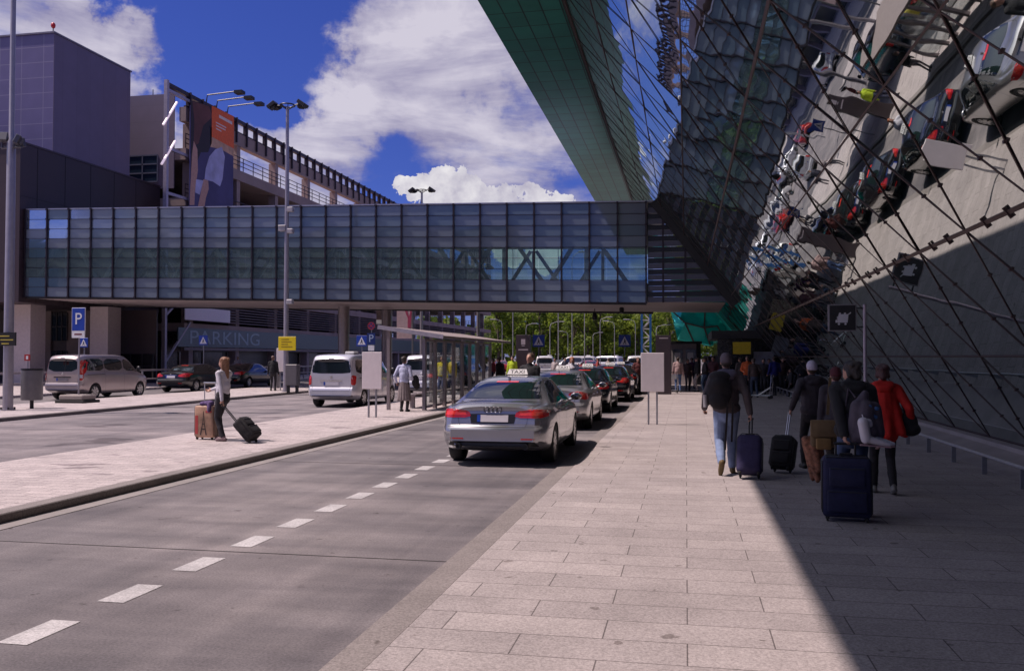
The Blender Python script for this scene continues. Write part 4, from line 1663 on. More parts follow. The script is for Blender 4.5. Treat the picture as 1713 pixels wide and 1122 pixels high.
at(b1, -25.7, 41.6 - RA, R(-1))
b2 = dup(b1)
at(b2, -25.9, 47.6 - RA, R(-1))
b2['label'] = 'black saloon farther along the row, beside the lamp post with the yellow sign'
b3 = dup(b1, swap={'black_paint': bluep})
at(b3, -26.3, 27.4 - 1.43 + .3, R(-1))
b3['label'] = 'blue grey car at the left edge behind the lamp post, only its front showing'

# far cars and vans beyond the footbridge
whitep = paint('white_van_paint', (.66, .65, .66), .1, .35)
redp = paint('red_car_paint', (.42, .03, .03), .3, .3)
FARG = 'vehicles in the distant car park'
far = [('v', 742, 92, 0, whitep, 'white van in the distance behind the dark standing totem with the train symbol'),
       ('v', 912, 84, 8, whitep, 'white van in the distance left of the first pedestrian crossing sign gap'),
       ('v', 1068, 74, 0, whitep, 'tall white van beyond the head of the taxi queue near the blue lattice mast'),
       ('v', 962, 100, 90, whitep, 'distant white van standing across the car park, centre'),
       ('v', 1010, 108, 70, vanwhite, 'distant silver white van at an angle in the car park'),
       ('s', 985, 95, 20, redp, 'small red car far away in the car park'),
       ('s', 935, 105, 60, blackp, 'black car far away in the car park left of the white vans'),
       ('s', 838, 96, 10, redp, 'red car far away seen at the end of the glass shelter'),
       ('s', 1030, 118, 85, vanwhite, 'pale car far away in the car park near the second crossing sign'),
       ('s', 880, 120, 80, vanwhite, 'pale car far away in the car park left of the first crossing sign')]
for k, pxx, d, rz, pm, lab in far:
    x, y = colx(pxx, d)
    c = dup(v1 if k == 'v' else b1, swap={('silver_white_paint' if k == 'v' else 'black_paint'): pm})
    at(c, x, y, R(rz))
    c['label'] = lab
    c['group'] = FARG
# ------------------------------------------------------------------ people
PM = {}


def cloth(name, col, var=.22, scale=7, rough=.85):
    return mat(name, col, rough, 0, var, scale, bump=.016, bscale=9)


skin_m = mat('skin', (.45, .245, .18), .55, var=.08)
eye_m = mat('eye', (.03, .02, .02), .3)
lip_m = mat('lip', (.34, .12, .10), .5)


def V3(*a):
    return Vector(a)


def ik(a, t, l1, l2, pole):
    d = t - a
    L_ = min(d.length, (l1 + l2) * .999)
    if d.length < 1e-6:
        d = V3(0, 0, -1)
    dn = d.normalized()
    t2 = a + dn * L_
    c = (l1 * l1 + L_ * L_ - l2 * l2) / (2 * L_)
    h = math.sqrt(max(0, l1 * l1 - c * c))
    p = pole - dn * pole.dot(dn)
    p.normalize()
    return a + dn * c + p * h, t2


def remesh(prims, vox, mats, name, parent, smooth=3, origin_label=None):
    """one continuous skin grown over tapered limbs; prims = (p0, p1, r0, r1, tag) or ('e', c, (rx,ry,rz), M, tag)"""
    m = MB()
    for p in prims:
        if p[0] == 'e':
            _, c, r, M, tg = p
            m.ell(c, r, 16, 10, 0, M)
        else:
            p0, p1, r0, r1, tg = p
            d = p1 - p0
            dn = d.normalized()
            pts, rs = [], []
            for a in (-.999, -.8, -.45):
                pts.append(p0 + dn * a * r0)
                rs.append(r0 * math.sqrt(1 - a * a))
            pts += [p0, p1]
            rs += [r0, r1]
            for a in (.45, .8, .999):
                pts.append(p1 + dn * a * r1)
                rs.append(r1 * math.sqrt(1 - a * a))
            m.tube(pts, rs, 12)
    o = m.build('tmp', skin_m)
    md = o.modifiers.new('r', 'REMESH')
    md.mode = 'VOXEL'
    md.voxel_size = vox
    md.use_smooth_shade = True
    s = o.modifiers.new('s', 'SMOOTH')
    s.factor = .5
    s.iterations = smooth
    dg = bpy.context.evaluated_depsgraph_get()
    me = bpy.data.meshes.new_from_object(o.evaluated_get(dg))
    old = o.data
    bpy.data.objects.remove(o)
    bpy.data.meshes.remove(old)
    me.materials.clear()
    names = list(mats.keys())
    for k in names:
        me.materials.append(mats[k])
    n = len(me.polygons)
    C = np.zeros(n * 3, np.float32)
    me.polygons.foreach_get('center', C)
    C = C.reshape(-1, 3)
    best = np.full(n, 1e9, np.float32)
    idx = np.zeros(n, np.int32)
    for p in prims:
        if p[0] == 'e':
            _, c, r, M, tg = p
            q = C - np.array(c, np.float32)
            if M is not None:
                q = q @ np.array(M.to_3x3() if hasattr(M, 'to_3x3') else M, np.float32)
            rr = np.array(r, np.float32)
            k = np.linalg.norm(q / rr, axis=1)
            dist = (k - 1) * min(r)
        else:
            p0, p1, r0, r1, tg = p
            a = np.array(p0, np.float32)
            d = np.array(p1 - p0, np.float32)
            t = np.clip(((C - a) @ d) / max(1e-9, float(d @ d)), 0, 1)
            dist = np.linalg.norm(C - a - t[:, None] * d, axis=1) - (r0 + (r1 - r0) * t)
        u = dist < best
        best[u] = dist[u]
        idx[u] = names.index(tg)
    me.polygons.foreach_set('material_index', idx)
    me.polygons.foreach_set('use_smooth', [True] * n)
    me.name = name
    o = bpy.data.objects.new(name, me)
    COL.objects.link(o)
    o.parent = parent
    return o


def person(label, x, y, rz, h=1.75, top=(.05, .05, .05), legs=(.03, .04, .08), shoes=(.03, .03, .03), hair=(.05, .03, .02), hairlen=0, hat=None,
           footL=(-.10, .0, 0), footR=(.10, .0, 0), handL=(-.27, .05, .80), handR=(.27, .05, .80), pitchL=0, pitchR=0, lean=0, yaw=0, nod=0, twist=0,
           vox=.018, bulk=1.0, jacket=.0, sleeve='top', hip=.93, zg=0.0, group=None, hood=None, coat=None, skirt=None, baldish=False, fingers=None, legbulk=1.0, elbow=None):
    root = thing('person', label, 'person', (x, y, zg), rz, group)
    S = h / 1.75
    tops = cloth('cloth_%02d%02d%02d' % tuple(int(c * 99) for c in top), top)
    lg = cloth('trouser_%02d%02d%02d' % tuple(int(c * 99) for c in legs), legs, .3, 6)
    sh = mat('shoe_%02d%02d%02d' % tuple(int(c * 99) for c in shoes), shoes, .6)
    hr = mat('hair_%02d%02d%02d' % tuple(int(c * 99) for c in hair), hair, .5, var=.5, scale=45, bump=.012, bscale=60)
    mats = {'skin': skin_m, 'top': tops, 'legs': lg, 'shoe': sh, 'eye': eye_m, 'lip': lip_m, 'hair': hr}
    P = []
    hipc = V3(0, 0, hip)
    Mr = Matrix.Rotation(-lean, 4, 'X') @ Matrix.Rotation(twist, 4, 'Z')

    def U(px, py, pz):
        """upper body point, leaning about the hips"""
        return hipc + (Mr @ Vector((px, py, pz - .93)))
    j = jacket
    P.append(('e', U(0, -.01, .96), ((.165 + j) * bulk, (.12 + j) * bulk, .13), Mr.to_3x3(), 'legs' if j < .01 else 'top'))
    P.append(('e', hipc + V3(0, -.015, -.06), (.165 * bulk, .125 * bulk, .13), None, 'legs'))
    P.append((U(0, 0, 1.02), U(0, .0, 1.16), (.135 + j) * bulk, (.145 + j) * bulk, 'top'))
    P.append(('e', U(0, .0, 1.10), ((.150 + j) * bulk, (.115 + j) * bulk, .17), Mr.to_3x3(), 'top'))
    P.append(('e', U(0, .0, 1.28), ((.175 + j) * bulk, (.118 + j) * bulk, .19), Mr.to_3x3(), 'top'))
    P.append((U(-.15, -.01, 1.415), U(.15, -.01, 1.415), .062 + j * .6, .062 + j * .6, 'top'))
    P.append((U(0, -.015, 1.42), U(0, .0, 1.47), .085 + j * .6, .065 + j * .5, 'top'))
    P.append((U(0, -.01, 1.45), U(0, .012, 1.56), .054, .050, 'skin'))
    Hm = Mr @ Matrix.Rotation(yaw, 4, 'Z') @ Matrix.Rotation(-nod, 4, 'X')
    hb = U(0, .0, 1.54)

    def H(px, py, pz):
        return hb + (Hm @ Vector((px, py, pz)))
    H3 = Hm.to_3x3()
    P.append(('e', H(0, .012, .105), (.074, .094, .100), H3, 'skin'))
    P.append(('e', H(0, .050, .045), (.056, .060, .062), H3, 'skin'))
    P.append((H(0, .098, .105), H(0, .118, .066), .011, .016, 'skin'))
    for s in (-1, 1):
        P.append(('e', H(s * .076, .0, .078), (.010, .022, .032), H3, 'skin'))
        P.append(('e', H(s * .031, .094, .098), (.013, .012, .009), H3, 'eye'))
    P.append((H(-.02, .104, .034), H(.02, .104, .034), .010, .010, 'lip'))
    lb = legbulk
    for s, ft, pit in ((-1, footL, pitchL), (1, footR, pitchR)):
        hp = hipc + V3(s * .088, 0, -.03)
        an = V3(ft[0], ft[1], ft[2] + .085)
        kn, an = ik(hp, an, .425, .43, V3(0, 1, 0))
        P.append((hp, kn, .090 * bulk * lb, .064 * lb, 'legs'))
        P.append((kn, an + (kn - an) * .06, .062 * lb, .050 * lb, 'legs'))
        P.append((an + (kn - an) * .5, an + (kn - an) * .3, .062 * lb, .055 * lb, 'legs'))
        Fm = Matrix.Translation(an) @ Matrix.Rotation(pit, 4, 'X')
        P.append((Fm @ V3(0, -.045, -.045), Fm @ V3(s * .01, .10, -.050), .043, .042, 'shoe'))
        P.append((Fm @ V3(s * .01, .10, -.052), Fm @ V3(s * .015, .165, -.057), .042, .030, 'shoe'))
        P.append((an + V3(0, 0, .02), Fm @ V3(0, -.01, -.03), .042, .045, 'shoe'))
    PALM = {}
    for s, hd in ((-1, handL), (1, handR)):
        shd = U(s * .185, -.01, 1.405)
        ht = V3(*hd)
        pole = V3(s * .35, -1, -.15) if elbow is None else V3(*elbow)
        el, wr = ik(shd, ht, .30, .265, pole)
        P.append((shd, el, .055 + j * .55, .043 + j * .5, 'top'))
        P.append((el, wr, .044 + j * .5, .033 + j * .4, 'top' if sleeve == 'top' else 'skin'))
        dn = (wr - el).normalized()
        side = dn.cross(V3(0, 1, 0))
        if side.length < .2:
            side = dn.cross(V3(0, 0, 1))
        side.normalize()
        fwd = side.cross(dn).normalized()
        PALM[s] = wr + dn * .088
        P.append((wr, wr + dn * .03, .027, .030, 'skin'))
        # palm: flat block of overlapping rays, then five separate curled fingers
        for q in (-.027, -.009, .009, .027):
            P.append((wr + dn * .02 + fwd * q * .6, wr + dn * .085 + fwd * q, .017, .014, 'skin'))
        if fingers or vox <= .0125:
            inw = side * (-s)
            for q, ln in ((.031, .068), (.0105, .078), (-.0105, .073), (-.031, .058)):
                b0 = wr + dn * .088 + fwd * q
                b1 = b0 + (dn * .72 + inw * .55) * ln * .5
                b2 = b1 + (dn * .15 + inw * .95) * ln * .45
                P.append((b0, b1, .0098, .0092, 'skin'))
                P.append((b1, b2, .0092, .0080, 'skin'))
            t0 = wr + dn * .03 + fwd * .03
            t1 = t0 + (fwd * .75 + dn * .55 + inw * .3).normalized() * .045
            t2 = t1 + (dn * .8 + inw * .6).normalized() * .032
            P.append((t0, t1, .0125, .0105, 'skin'))
            P.append((t1, t2, .0105, .0085, 'skin'))
    b = remesh(P, vox, mats, 'body', root, 2 if vox < .014 else 3)
    b.scale = (S, S, S)
    out = {'palm': {k: (PALM[k] * S) for k in PALM}, 'root': root, 'body': b, 'U': lambda *a: U(*a) * S, 'H': lambda *a: H(*a) * S, 'S': S}

    def child(prims, m, nm, v=None, sm=4):
        o = remesh(prims, v or max(.012, vox), {'a': m}, nm, root, sm)
        o.scale = (S, S, S)
        return o
    if not baldish:
        Q = []
        if hairlen >= 0 and not hat:
            Q.append(('e', H(0, -.006, .128), (.088, .104, .094), H3, 'a'))
            Q.append(('e', H(0, -.045, .085), (.074, .060, .085), H3, 'a'))
            for k in range(7):
                a = k * .9
                Q.append(('e', H(.056 * math.cos(a), -.030 + .060 * math.sin(a), .150 + .02 * math.sin(k * 2.3)), (.042, .042, .038), None, 'a'))
        if hairlen > .05:
            Q.append((H(0, -.055, .09), H(0, -.085, .09 - hairlen), .070, .050, 'a'))
            for s in (-1, 1):
                Q.append((H(s * .062, -.01, .09), H(s * .070, -.03, .09 - hairlen * .85), .030, .028, 'a'))
        elif hat and hairlen >= 0:
            Q.append(('e', H(0, -.03, .075), (.078, .070, .070), H3, 'a'))
        if Q:
            child(Q, hr, 'hair')
    if hat:
        hm = cloth('hat_%02d%02d%02d' % tuple(int(c * 99) for c in hat), hat, .2, 25)
        child([('e', H(0, -.003, .135), (.088, .105, .098), H3, 'a'), ('e', H(0, -.02, .10), (.088, .096, .06), H3, 'a')], hm, 'hat')
    if hood:
        hm = cloth('hood_%02d%02d%02d' % tuple(int(c * 99) for c in hood), hood)
        child([(U(-.085, -.075, 1.46), U(.085, -.075, 1.46), .062, .062, 'a'), (U(-.05, -.105, 1.41), U(.05, -.105, 1.41), .058, .058, 'a'), (U(-.1, -.02, 1.47), U(-.07, .05, 1.47), .045, .035, 'a'), (U(.1, -.02, 1.47), U(.07, .05, 1.47), .045, .035, 'a')], hm, 'hood')
    if coat:
        cm = cloth('coat_%02d%02d%02d' % tuple(int(c * 99) for c in coat['col']), coat['col'])
        z1 = coat.get('hem', .72)
        r1 = coat.get('r', .27)
        Q = [(U(0, 0, 1.28), U(0, 0, 1.0), .17, .20, 'a')]
        for k in range(9):
            a = 2 * math.pi * k / 9
            wv = 1 + .10 * math.sin(k * 2.4)
            Q.append((U(.11 * math.cos(a), .075 * math.sin(a), 1.30), U(r1 * wv * .82 * math.cos(a), r1 * wv * .62 * math.sin(a), z1 + .05 + .02 * math.sin(k * 1.7)), .075, .055, 'a'))
        Q.append((U(0, 0, 1.1), U(0, 0, z1 + .08), .15, r1 * .62, 'a'))
        child(Q, cm, 'coat', .016)
    if skirt:
        cm = cloth('skirt_%02d%02d%02d' % tuple(int(c * 99) for c in skirt['col']), skirt['col'])
        Q = [(V3(0, 0, 1.0), V3(0, 0, .5), .14, .15, 'a')]
        for k in range(14):
            a = 2 * math.pi * k / 14
            Q.append((V3(.10 * math.cos(a), .08 * math.sin(a), 1.03), V3(.20 * math.cos(a), .16 * math.sin(a), .36 + .012 * (k % 2)), .05, .038, 'a'))
        child(Q, cm, 'skirt', .015, 2)
    return out


# ------------------------------------------------------------------ luggage
def suitcase(label, x, y, rz, w=.42, d=.26, h=.62, tilt=0.0, m=None, trim=None, handle=.42, z=0.0, lift=.045, pocket=True, trolley=True, print_=None, name='suitcase', group=None, wheels=4, hx=.09, bev=.045, grip=None):
    root = thing(name, label, 'suitcase', (x, y, z), rz, group)
    py_ = d / 2 - .045
    Mt = Matrix.Translation((0, py_, .03)) @ Matrix.Rotation(tilt, 4, 'X') @ Matrix.Translation((0, -py_, -.03))
    if grip is not None:
        L_ = lift + h + handle - .03
        tilt = -math.acos(max(.3, min(1, (grip.z - z - .03) / L_)))
        Mt = Matrix.Translation((0, py_, .03)) @ Matrix.Rotation(tilt, 4, 'X') @ Matrix.Translation((0, -py_, -.03))
        o_ = Matrix.Rotation(rz, 3, 'Z') @ (Mt @ Vector((0, d / 2 - .05, lift + h + handle)))
        root.location = (grip.x - o_.x, grip.y - o_.y, z)
    trim = trim or black_plastic

    def fin(mb, nm, mm, par=root, sm=35):
        o = mb.build(nm, mm, par, smooth=sm)
        o.data.transform(Mt)
        return o
    s = MB()
    s.box(-w / 2, w / 2, -d / 2, d / 2, lift, lift + h, bev=bev, seg=3)
    sh = fin(s, 'shell', m)
    p = MB()
    # piping round the two faces and the zip line round the middle
    for yy in (-d / 2 + .03, d / 2 - .03, 0.02):
        a, b = w / 2 - bev * .55, h - bev * .55
        q = w / 2 + .003
        pts = [(-q, yy, lift + bev), (-q, yy, lift + h - bev), (-w / 2 + bev, yy, lift + h + .003), (w / 2 - bev, yy, lift + h + .003), (q, yy, lift + h - bev), (q, yy, lift + bev)]
        p.tube(pts, .006, 6)
    fin(p, 'piping', trim)
    if pocket:
        k = MB()
        k.box(-w * .40, w * .40, -d / 2 - .035, -d / 2 + .02, lift + h * .10, lift + h * .46, bev=.018, seg=2)
        k.box(-w * .36, w * .36, -d / 2 - .025, -d / 2 + .02, lift + h * .52, lift + h * .84, bev=.014, seg=2)
        fin(k, 'pocket', m)
        z_ = MB()
        z_.tube([(-w * .38, -d / 2 - .037, lift + h * .44), (w * .38, -d / 2 - .037, lift + h * .44)], .005, 5)
        fin(z_, 'zip', trim)
        z_ = MB()
        z_.tube([(-w * .34, -d / 2 - .027, lift + h * .82), (w * .34, -d / 2 - .027, lift + h * .82)], .005, 5)
        fin(z_, 'zip', trim)
    g_ = MB()
    g_.tube([(-.07, 0, lift + h), (-.06, 0, lift + h + .03), (.06, 0, lift + h + .03), (.07, 0, lift + h)], .011, 8)
    fin(g_, 'carry_handle', trim)
    if trolley:
        t = MB()
        for s_ in (-1, 1):
            t.tube([(s_ * hx, d / 2 - .05, lift + h - .02), (s_ * hx, d / 2 - .05, lift + h + handle)], .011, 8)
        t.tube([(-hx - .02, d / 2 - .05, lift + h + handle), (hx + .02, d / 2 - .05, lift + h + handle)], .016, 8, 0)
        fin(t, 'trolley_handle', steel if trolley == 'steel' else trim)
    for sx in (-1, 1):
        for sy in ((-1, 1) if wheels == 4 else (1,)):
            w_ = MB()
            w_.lathe([(.0, -.012), (.028, -.012), (.032, 0), (.028, .012), (0, .012)], 14, (sx * (w / 2 - .05), sy * (d / 2 - .045), .032), 'x')
            w_.box(sx * (w / 2 - .05) - .02, sx * (w / 2 - .05) + .02, sy * (d / 2 - .045) - .02, sy * (d / 2 - .045) + .02, .03, lift + .012)
            fin(w_, 'wheel', rubber)
    return root, Mt, fin


def palm(pr, s):
    r = pr['root']
    return Vector(r.location) + Matrix.Rotation(r.rotation_euler.z, 3, 'Z') @ pr['palm'][s]


def top_of(root, Mt, v):
    return root.matrix_basis @ (Mt @ Vector(v))
# ------------------------------------------------------------------ the walkers in front
ZP = .03
denim = (.19, .25, .40)
# man in beanie with wheeled case
p = G(1216, 792, ZP)
man = person('man in grey beanie, dark hooded jacket and faded jeans pulling a navy case', p.x, p.y, R(4), 1.82, (.075, .06, .066), denim, (.13, .085, .03), (.04, .03, .025), hat=(.13, .105, .125),
             footL=(-.10, -.24, .10), footR=(.09, .10, 0), pitchL=R(-58), pitchR=0, handL=(-.30, .18, .95), handR=(.31, -.16, .90), jacket=.038, vox=.0105, hood=(.16, .14, .20), zg=ZP, legbulk=1.2, lean=R(3))
bk = cloth('backpack_black', (.012, .010, .013))
bpk = thing('backpack', 'black hiking backpack hanging off the left shoulder of the man in the grey beanie', 'backpack', (p.x, p.y, ZP + 1.0), R(4))
o = remesh([('e', V3(-.13, -.20, .26), (.19, .13, .26), None, 'a'), ('e', V3(-.14, -.26, .12), (.15, .10, .14), None, 'a'), ('e', V3(-.12, -.18, .48), (.16, .11, .08), None, 'a'), ('e', V3(-.30, -.16, .15), (.06, .07, .12), None, 'a'),
            ('e', V3(-.14, -.27, .36), (.12, .07, .10), None, 'a')], .014, {'a': bk}, 'bag', bpk, 3)
mm = MB()
mm.tube([(-.05, -.12, .50), (-.10, .02, .53), (-.16, .14, .40), (-.20, .10, .1), (-.16, -.05, 0)], .016, 6)
mm.build('strap', bk, bpk, smooth=60)
mm = MB()
mm.bar((-.02, -.33, .10), (-.05, -.22, -.62), .03, .006, (0, 1, 0))
mm.bar((.06, -.30, .10), (.05, -.2, -.50), .03, .006, (0, 1, 0))
mm.build('loose_strap', bk, bpk)
mm = MB()
mm.tube([(-.33, -.20, .02), (-.34, -.21, .2)], .034, 10)
mm.build('water_bottle', mat('bottle_grey', (.35, .34, .36), .3), bpk, smooth=50)
q = G(1257, 806, ZP)
navy = cloth('navy_nylon', (.030, .024, .075))
sc1, Mt, fin = suitcase('navy wheeled suitcase pulled on its handle by the man in the grey beanie', q.x, q.y, R(-8), .36, .25, .58, R(-10), navy, None, .30, ZP, pocket=False, hx=.02, bev=.07, grip=palm(man, 1))

# group of four
p = G(1368, 792, ZP)
A = person('person in a white bobble hat and dark jacket with a small black case', p.x, p.y + .55, R(10), 1.70, (.040, .033, .042), (.018, .016, .02), (.03, .03, .03), (.05, .03, .02), hat=(.52, .48, .58),
           footL=(-.10, .12, 0), footR=(.10, -.16, .04), pitchR=R(-25), handL=(-.38, -.16, 1.0), handR=(.26, .1, .85), jacket=.035, vox=.012, zg=ZP, hood=(.04, .033, .042))
q = G(1331, 785, ZP)
s2, Mt, fin = suitcase('small black wheeled case with a pale metal handle beside the white bobble hat', q.x, q.y, R(-25), .34, .22, .50, R(-8), cloth('black_nylon', (.010, .009, .011)), None, .42, ZP, trolley='steel', hx=.015, grip=palm(A, -1))
x, y = colx(1400, 12.5)
B = person('person in a maroon cap and dark coat with a brown shoulder bag', x, y, R(8), 1.62, (.035, .03, .042), (.03, .02, .018), (.03, .025, .02), (.06, .02, .02), hat=(.075, .012, .02),
           footL=(-.10, -.14, .03), footR=(.10, .12, 0), pitchL=R(-20), handL=(-.25, .08, .82), handR=(.2, .15, .9), jacket=.04, vox=.012, zg=ZP, lean=R(6))
x, y = colx(1426, 10.0)
C = person('tall person in black padded jacket and jeans pulling the big blue suitcase', x, y, R(2), 1.73, (.010, .010, .013), (.035, .060, .13), (.02, .02, .02), (.018, .012, .012),
           footL=(-.10, .14, 0), footR=(.10, -.14, .03), pitchR=R(-20), handL=(-.155, -.30, .88), handR=(.30, .1, .85), jacket=.055, vox=.012, zg=ZP, hairlen=.07, yaw=R(35), lean=R(5), hood=(.010, .010, .013))
cx, cy = x, y
x, y = colx(1478, 11.4)
p = G(1487, 826, ZP)
Dd = person('woman in a bright red hooded jacket and black trousers walking away along the facade', x, p.y, R(-4), 1.68, (.58, .020, .014), (.016, .013, .016), (.20, .19, .17), (.055, .02, .016),
            footL=(-.11, .12, 0), footR=(.11, -.08, .02), pitchR=R(-15), handL=(-.27, .12, .86), handR=(.36, .02, .93), jacket=.03, vox=.012, zg=ZP, hood=(.58, .020, .014), hairlen=.06, coat=dict(col=(.58, .020, .014), hem=.76, r=.33), lean=R(3))
# grey backpack with skates hanging from it
grey_bp = cloth('backpack_grey', (.075, .062, .085))
x2, y2 = cx + .09, cy - .24
bg_ = thing('backpack', 'grey drawstring backpack with blue flowers carried by the person in the black jacket', 'backpack', (x2, y2, ZP + .92))
remesh([(V3(-.08, 0, .30), V3(-.10, 0, .02), .085, .10, 'a'), (V3(.08, 0, .28), V3(.10, 0, .02), .085, .10, 'a'), (V3(-.09, -.02, -.03), V3(.09, -.02, -.03), .09, .09, 'a'), (V3(0, -.03, .28), V3(0, -.04, .0), .10, .11, 'a'), (V3(-.03, .02, .36), V3(.0, .03, .44), .075, .045, 'a'), ('e', V3(.0, -.12, .03), (.10, .05, .08), None, 'a')], .013, {'a': grey_bp}, 'bag', bg_, 3)
fl = mat('flower_blue', (.05, .12, .30), .7)
rr = random.Random(4)
for k in range(9):
    a, b = rr.uniform(.0, .11), rr.uniform(.16, .32)
    MB().ell((a, -.125 + abs(a) * .35 + (b - .2) * .06, b), (.022, .006, .022), 8, 5).build('flower_print', fl, bg_, smooth=60)
MB().tube([(-.10, .02, .40), (-.16, .1, .50), (-.19, .12, .3), (-.17, .02, .02)], .012, 6).build('strap', grey_bp, bg_, smooth=60)
sk = thing('ice_skate', 'pair of white lace up boots hanging from the grey backpack', 'boots', (x2 - .06, y2 - .17, ZP + .84))
wleather = mat('white_leather', (.66, .63, .68), .4, var=.06)
for nm, dx, dy in (('boot', 0, 0), ('boot', .055, .075)):
    remesh([(V3(dx, dy, .22), V3(dx + .03, dy, .04), .060, .056, 'a'), (V3(dx + .05, dy, .04), V3(dx + .20, dy, .00), .045, .034, 'a'), (V3(dx + .20, dy, .0), V3(dx + .27, dy, -.015), .034, .022, 'a')], .010, {'a': wleather}, nm, sk, 2)
mm = MB()
for dx, dy in ((0, 0), (.055, .075)):
    mm.bar((dx - .03, dy - .0, -.022), (dx + .28, dy, -.042), .05, .014, (0, 0, 1))
mm.build('sole', mat('sole_pink', (.35, .22, .25), .6), sk)
MB().tube([(.02, 0, .22), (.0, .05, .30), (.06, .075, .22)], .005, 5).build('lace', wleather, sk)
# brown shoulder bag and scarf
bb = thing('shoulder_bag', 'brown shoulder bag with a flap hanging beside the person in the maroon cap', 'bag', (colx(1376, 10.9)[0], colx(1376, 10.9)[1], ZP + .66))
bcl = cloth('bag_khaki', (.13, .085, .042))
MB().box(-.15, .15, -.07, .07, .0, .32, bev=.04, seg=3).build('bag', bcl, bb, smooth=50)
MB().box(-.16, .16, -.095, -.06, .13, .34, bev=.014, seg=2).build('flap', cloth('bag_khaki_light', (.17, .115, .06)), bb, smooth=40)
MB().box(-.10, .08, -.12, -.071, -.02, .12, bev=.02, seg=2).build('pouch', cloth('pouch_ochre', (.22, .13, .05)), bb, smooth=40)
MB().bar((.05, -.02, .40), (.12, .22, .85), .035, .008, (0, 1, 0)).build('strap', bcl, bb)
scf = thing('scarf', 'crumpled brown and rust patterned cloth trailing below the brown shoulder bag', 'scarf', (colx(1357, 11.0)[0], colx(1357, 11.0)[1], ZP + .24))
rr = random.Random(12)
pr = []
for k in range(8):
    a = rr.uniform(-.12, .12)
    pr.append((V3(a * .8, rr.uniform(-.05, .05), .50 - rr.uniform(0, .15)), V3(a * .6 + .06, rr.uniform(-.06, .06), rr.uniform(.0, .2)), rr.uniform(.04, .07), rr.uniform(.025, .045), 'a'))
remesh(pr, .013, {'a': mat('scarf_pattern', (.20, .085, .05), .85, var=.85, scale=16)}, 'cloth', scf, 2)
q = G(1421, 870, ZP)
bigc = cloth('dark_blue_nylon', (.014, .016, .055))
s3, Mt, fin = suitcase('big dark blue soft suitcase with front pockets, nearest the camera in the shade', q.x, q.y, R(-6), .50, .30, .645, R(-14), bigc, None, .13, ZP, hx=.10, bev=.05, grip=palm(C, -1))
rd = thing('handbag', 'black handbag at the hip of the woman in red', 'handbag', (Dd['root'].location.x + .30, Dd['root'].location.y - .02, ZP + .80))
remesh([('e', V3(0, 0, .12), (.12, .09, .15), None, 'a'), ('e', V3(.02, -.02, .04), (.13, .09, .09), None, 'a')], .014, {'a': bk}, 'bag', rd, 2)
MB().tube([(-.03, 0, .24), (-.12, .03, .48), (-.20, -.02, .62)], .010, 6).build('strap', bk, rd, smooth=60)

# woman with two cases on the island
ZI = .1
p = G(372, 737, ZI)
wo = person('long haired woman in white blouse and dark trousers holding two suitcases on the island', p.x, p.y, R(80), 1.70, (.62, .60, .66), (.022, .02, .026), (.16, .10, .11), (.22, .105, .055), hairlen=.30,
            footL=(-.09, -.10, 0), footR=(.09, .10, 0), handL=(-.22, -.16, .86), handR=(.10, .36, 1.06), jacket=.006, vox=.011, zg=ZI, lean=R(-2))
tanm = mat('tan_suitcase_print', (.36, .22, .15), .5, var=.55, scale=3.2)
q = G(343, 735, ZI)
s4, Mt4, fin4 = suitcase('tan printed hard suitcase with a tower picture standing upright beside the woman in white', q.x + .02, q.y + .05, R(-6), .46, .26, .66, 0, tanm, mat('suitcase_edge_brown', (.06, .03, .025), .5), .46, ZI, pocket=False, trolley='steel', hx=.13)
prm = mat('tower_print', (.035, .022, .022), .6)
mm = MB()
D2 = -.1335
for pts in ([(-.085, .10), (-.055, .10), (-.014, .34), (-.004, .52), (.004, .52), (.014, .34), (.055, .10), (.085, .10), (.022, .36), (.006, .56), (0, .60), (-.006, .56), (-.022, .36)],
            [(-.06, .21), (.06, .21), (.055, .235), (-.055, .235)], [(-.035, .32), (.035, .32), (.03, .34), (-.03, .34)]):
    mm.prism(pts, D2, D2 + .003, 'xz')
o = fin4(mm, 'tower_picture', prm)
mm = MB()
mm.box(.05, .20, D2 + .0, D2 + .003, .56, .60)
mm.box(-.20, -.13, D2 + .0, D2 + .003, .12, .50)
fin4(mm, 'printed_patch', mat('print_red', (.40, .05, .05), .6))
pch_ = thing('scarf', 'bundle of purple and blue cloth lying on top of the tan suitcase', 'cloth', (q.x + .04, q.y, ZI + .70))
remesh([('e', V3(.05, 0, .05), (.11, .09, .06), None, 'a'), ('e', V3(-.08, .01, .04), (.09, .08, .05), None, 'a'), (V3(.1, -.08, .04), V3(.12, -.14, -.10), .05, .035, 'a')], .012, {'a': mat('cloth_purple', (.10, .06, .16), .9, var=.6, scale=20)}, 'cloth', pch_, 2)
q = G(428, 737, ZI)
dkc = cloth('black_case', (.014, .012, .014))
s5, Mt5, fin5 = suitcase('small black soft suitcase tilted on its wheels behind the woman in white', q.x + .12, q.y, R(88), .36, .24, .48, 0, dkc, None, .50, ZI, wheels=2, hx=.03, grip=palm(wo, -1))

# person in long skirt
p = G(676, 688, ZI)
sk_ = person('person from behind in a pale blue shirt and long grey skirt near the shelter', p.x, p.y, R(-5), 1.72, (.44, .46, .62), (.04, .035, .035), (.03, .025, .025), (.03, .02, .015),
             handL=(-.27, .02, .92), handR=(.25, .14, .95), vox=.0125, zg=ZI, skirt=dict(col=(.20, .165, .165)), hairlen=0, jacket=.012)
hb_ = thing('handbag', 'dark bag and jacket on the right arm of the person in long skirt', 'bag', (p.x + .33, p.y + .12, ZI + .78))
remesh([('e', V3(0, 0, .16), (.12, .12, .20), None, 'a'), ('e', V3(.04, .02, .02), (.10, .10, .12), None, 'a')], .014, {'a': bk}, 'bag', hb_, 2)

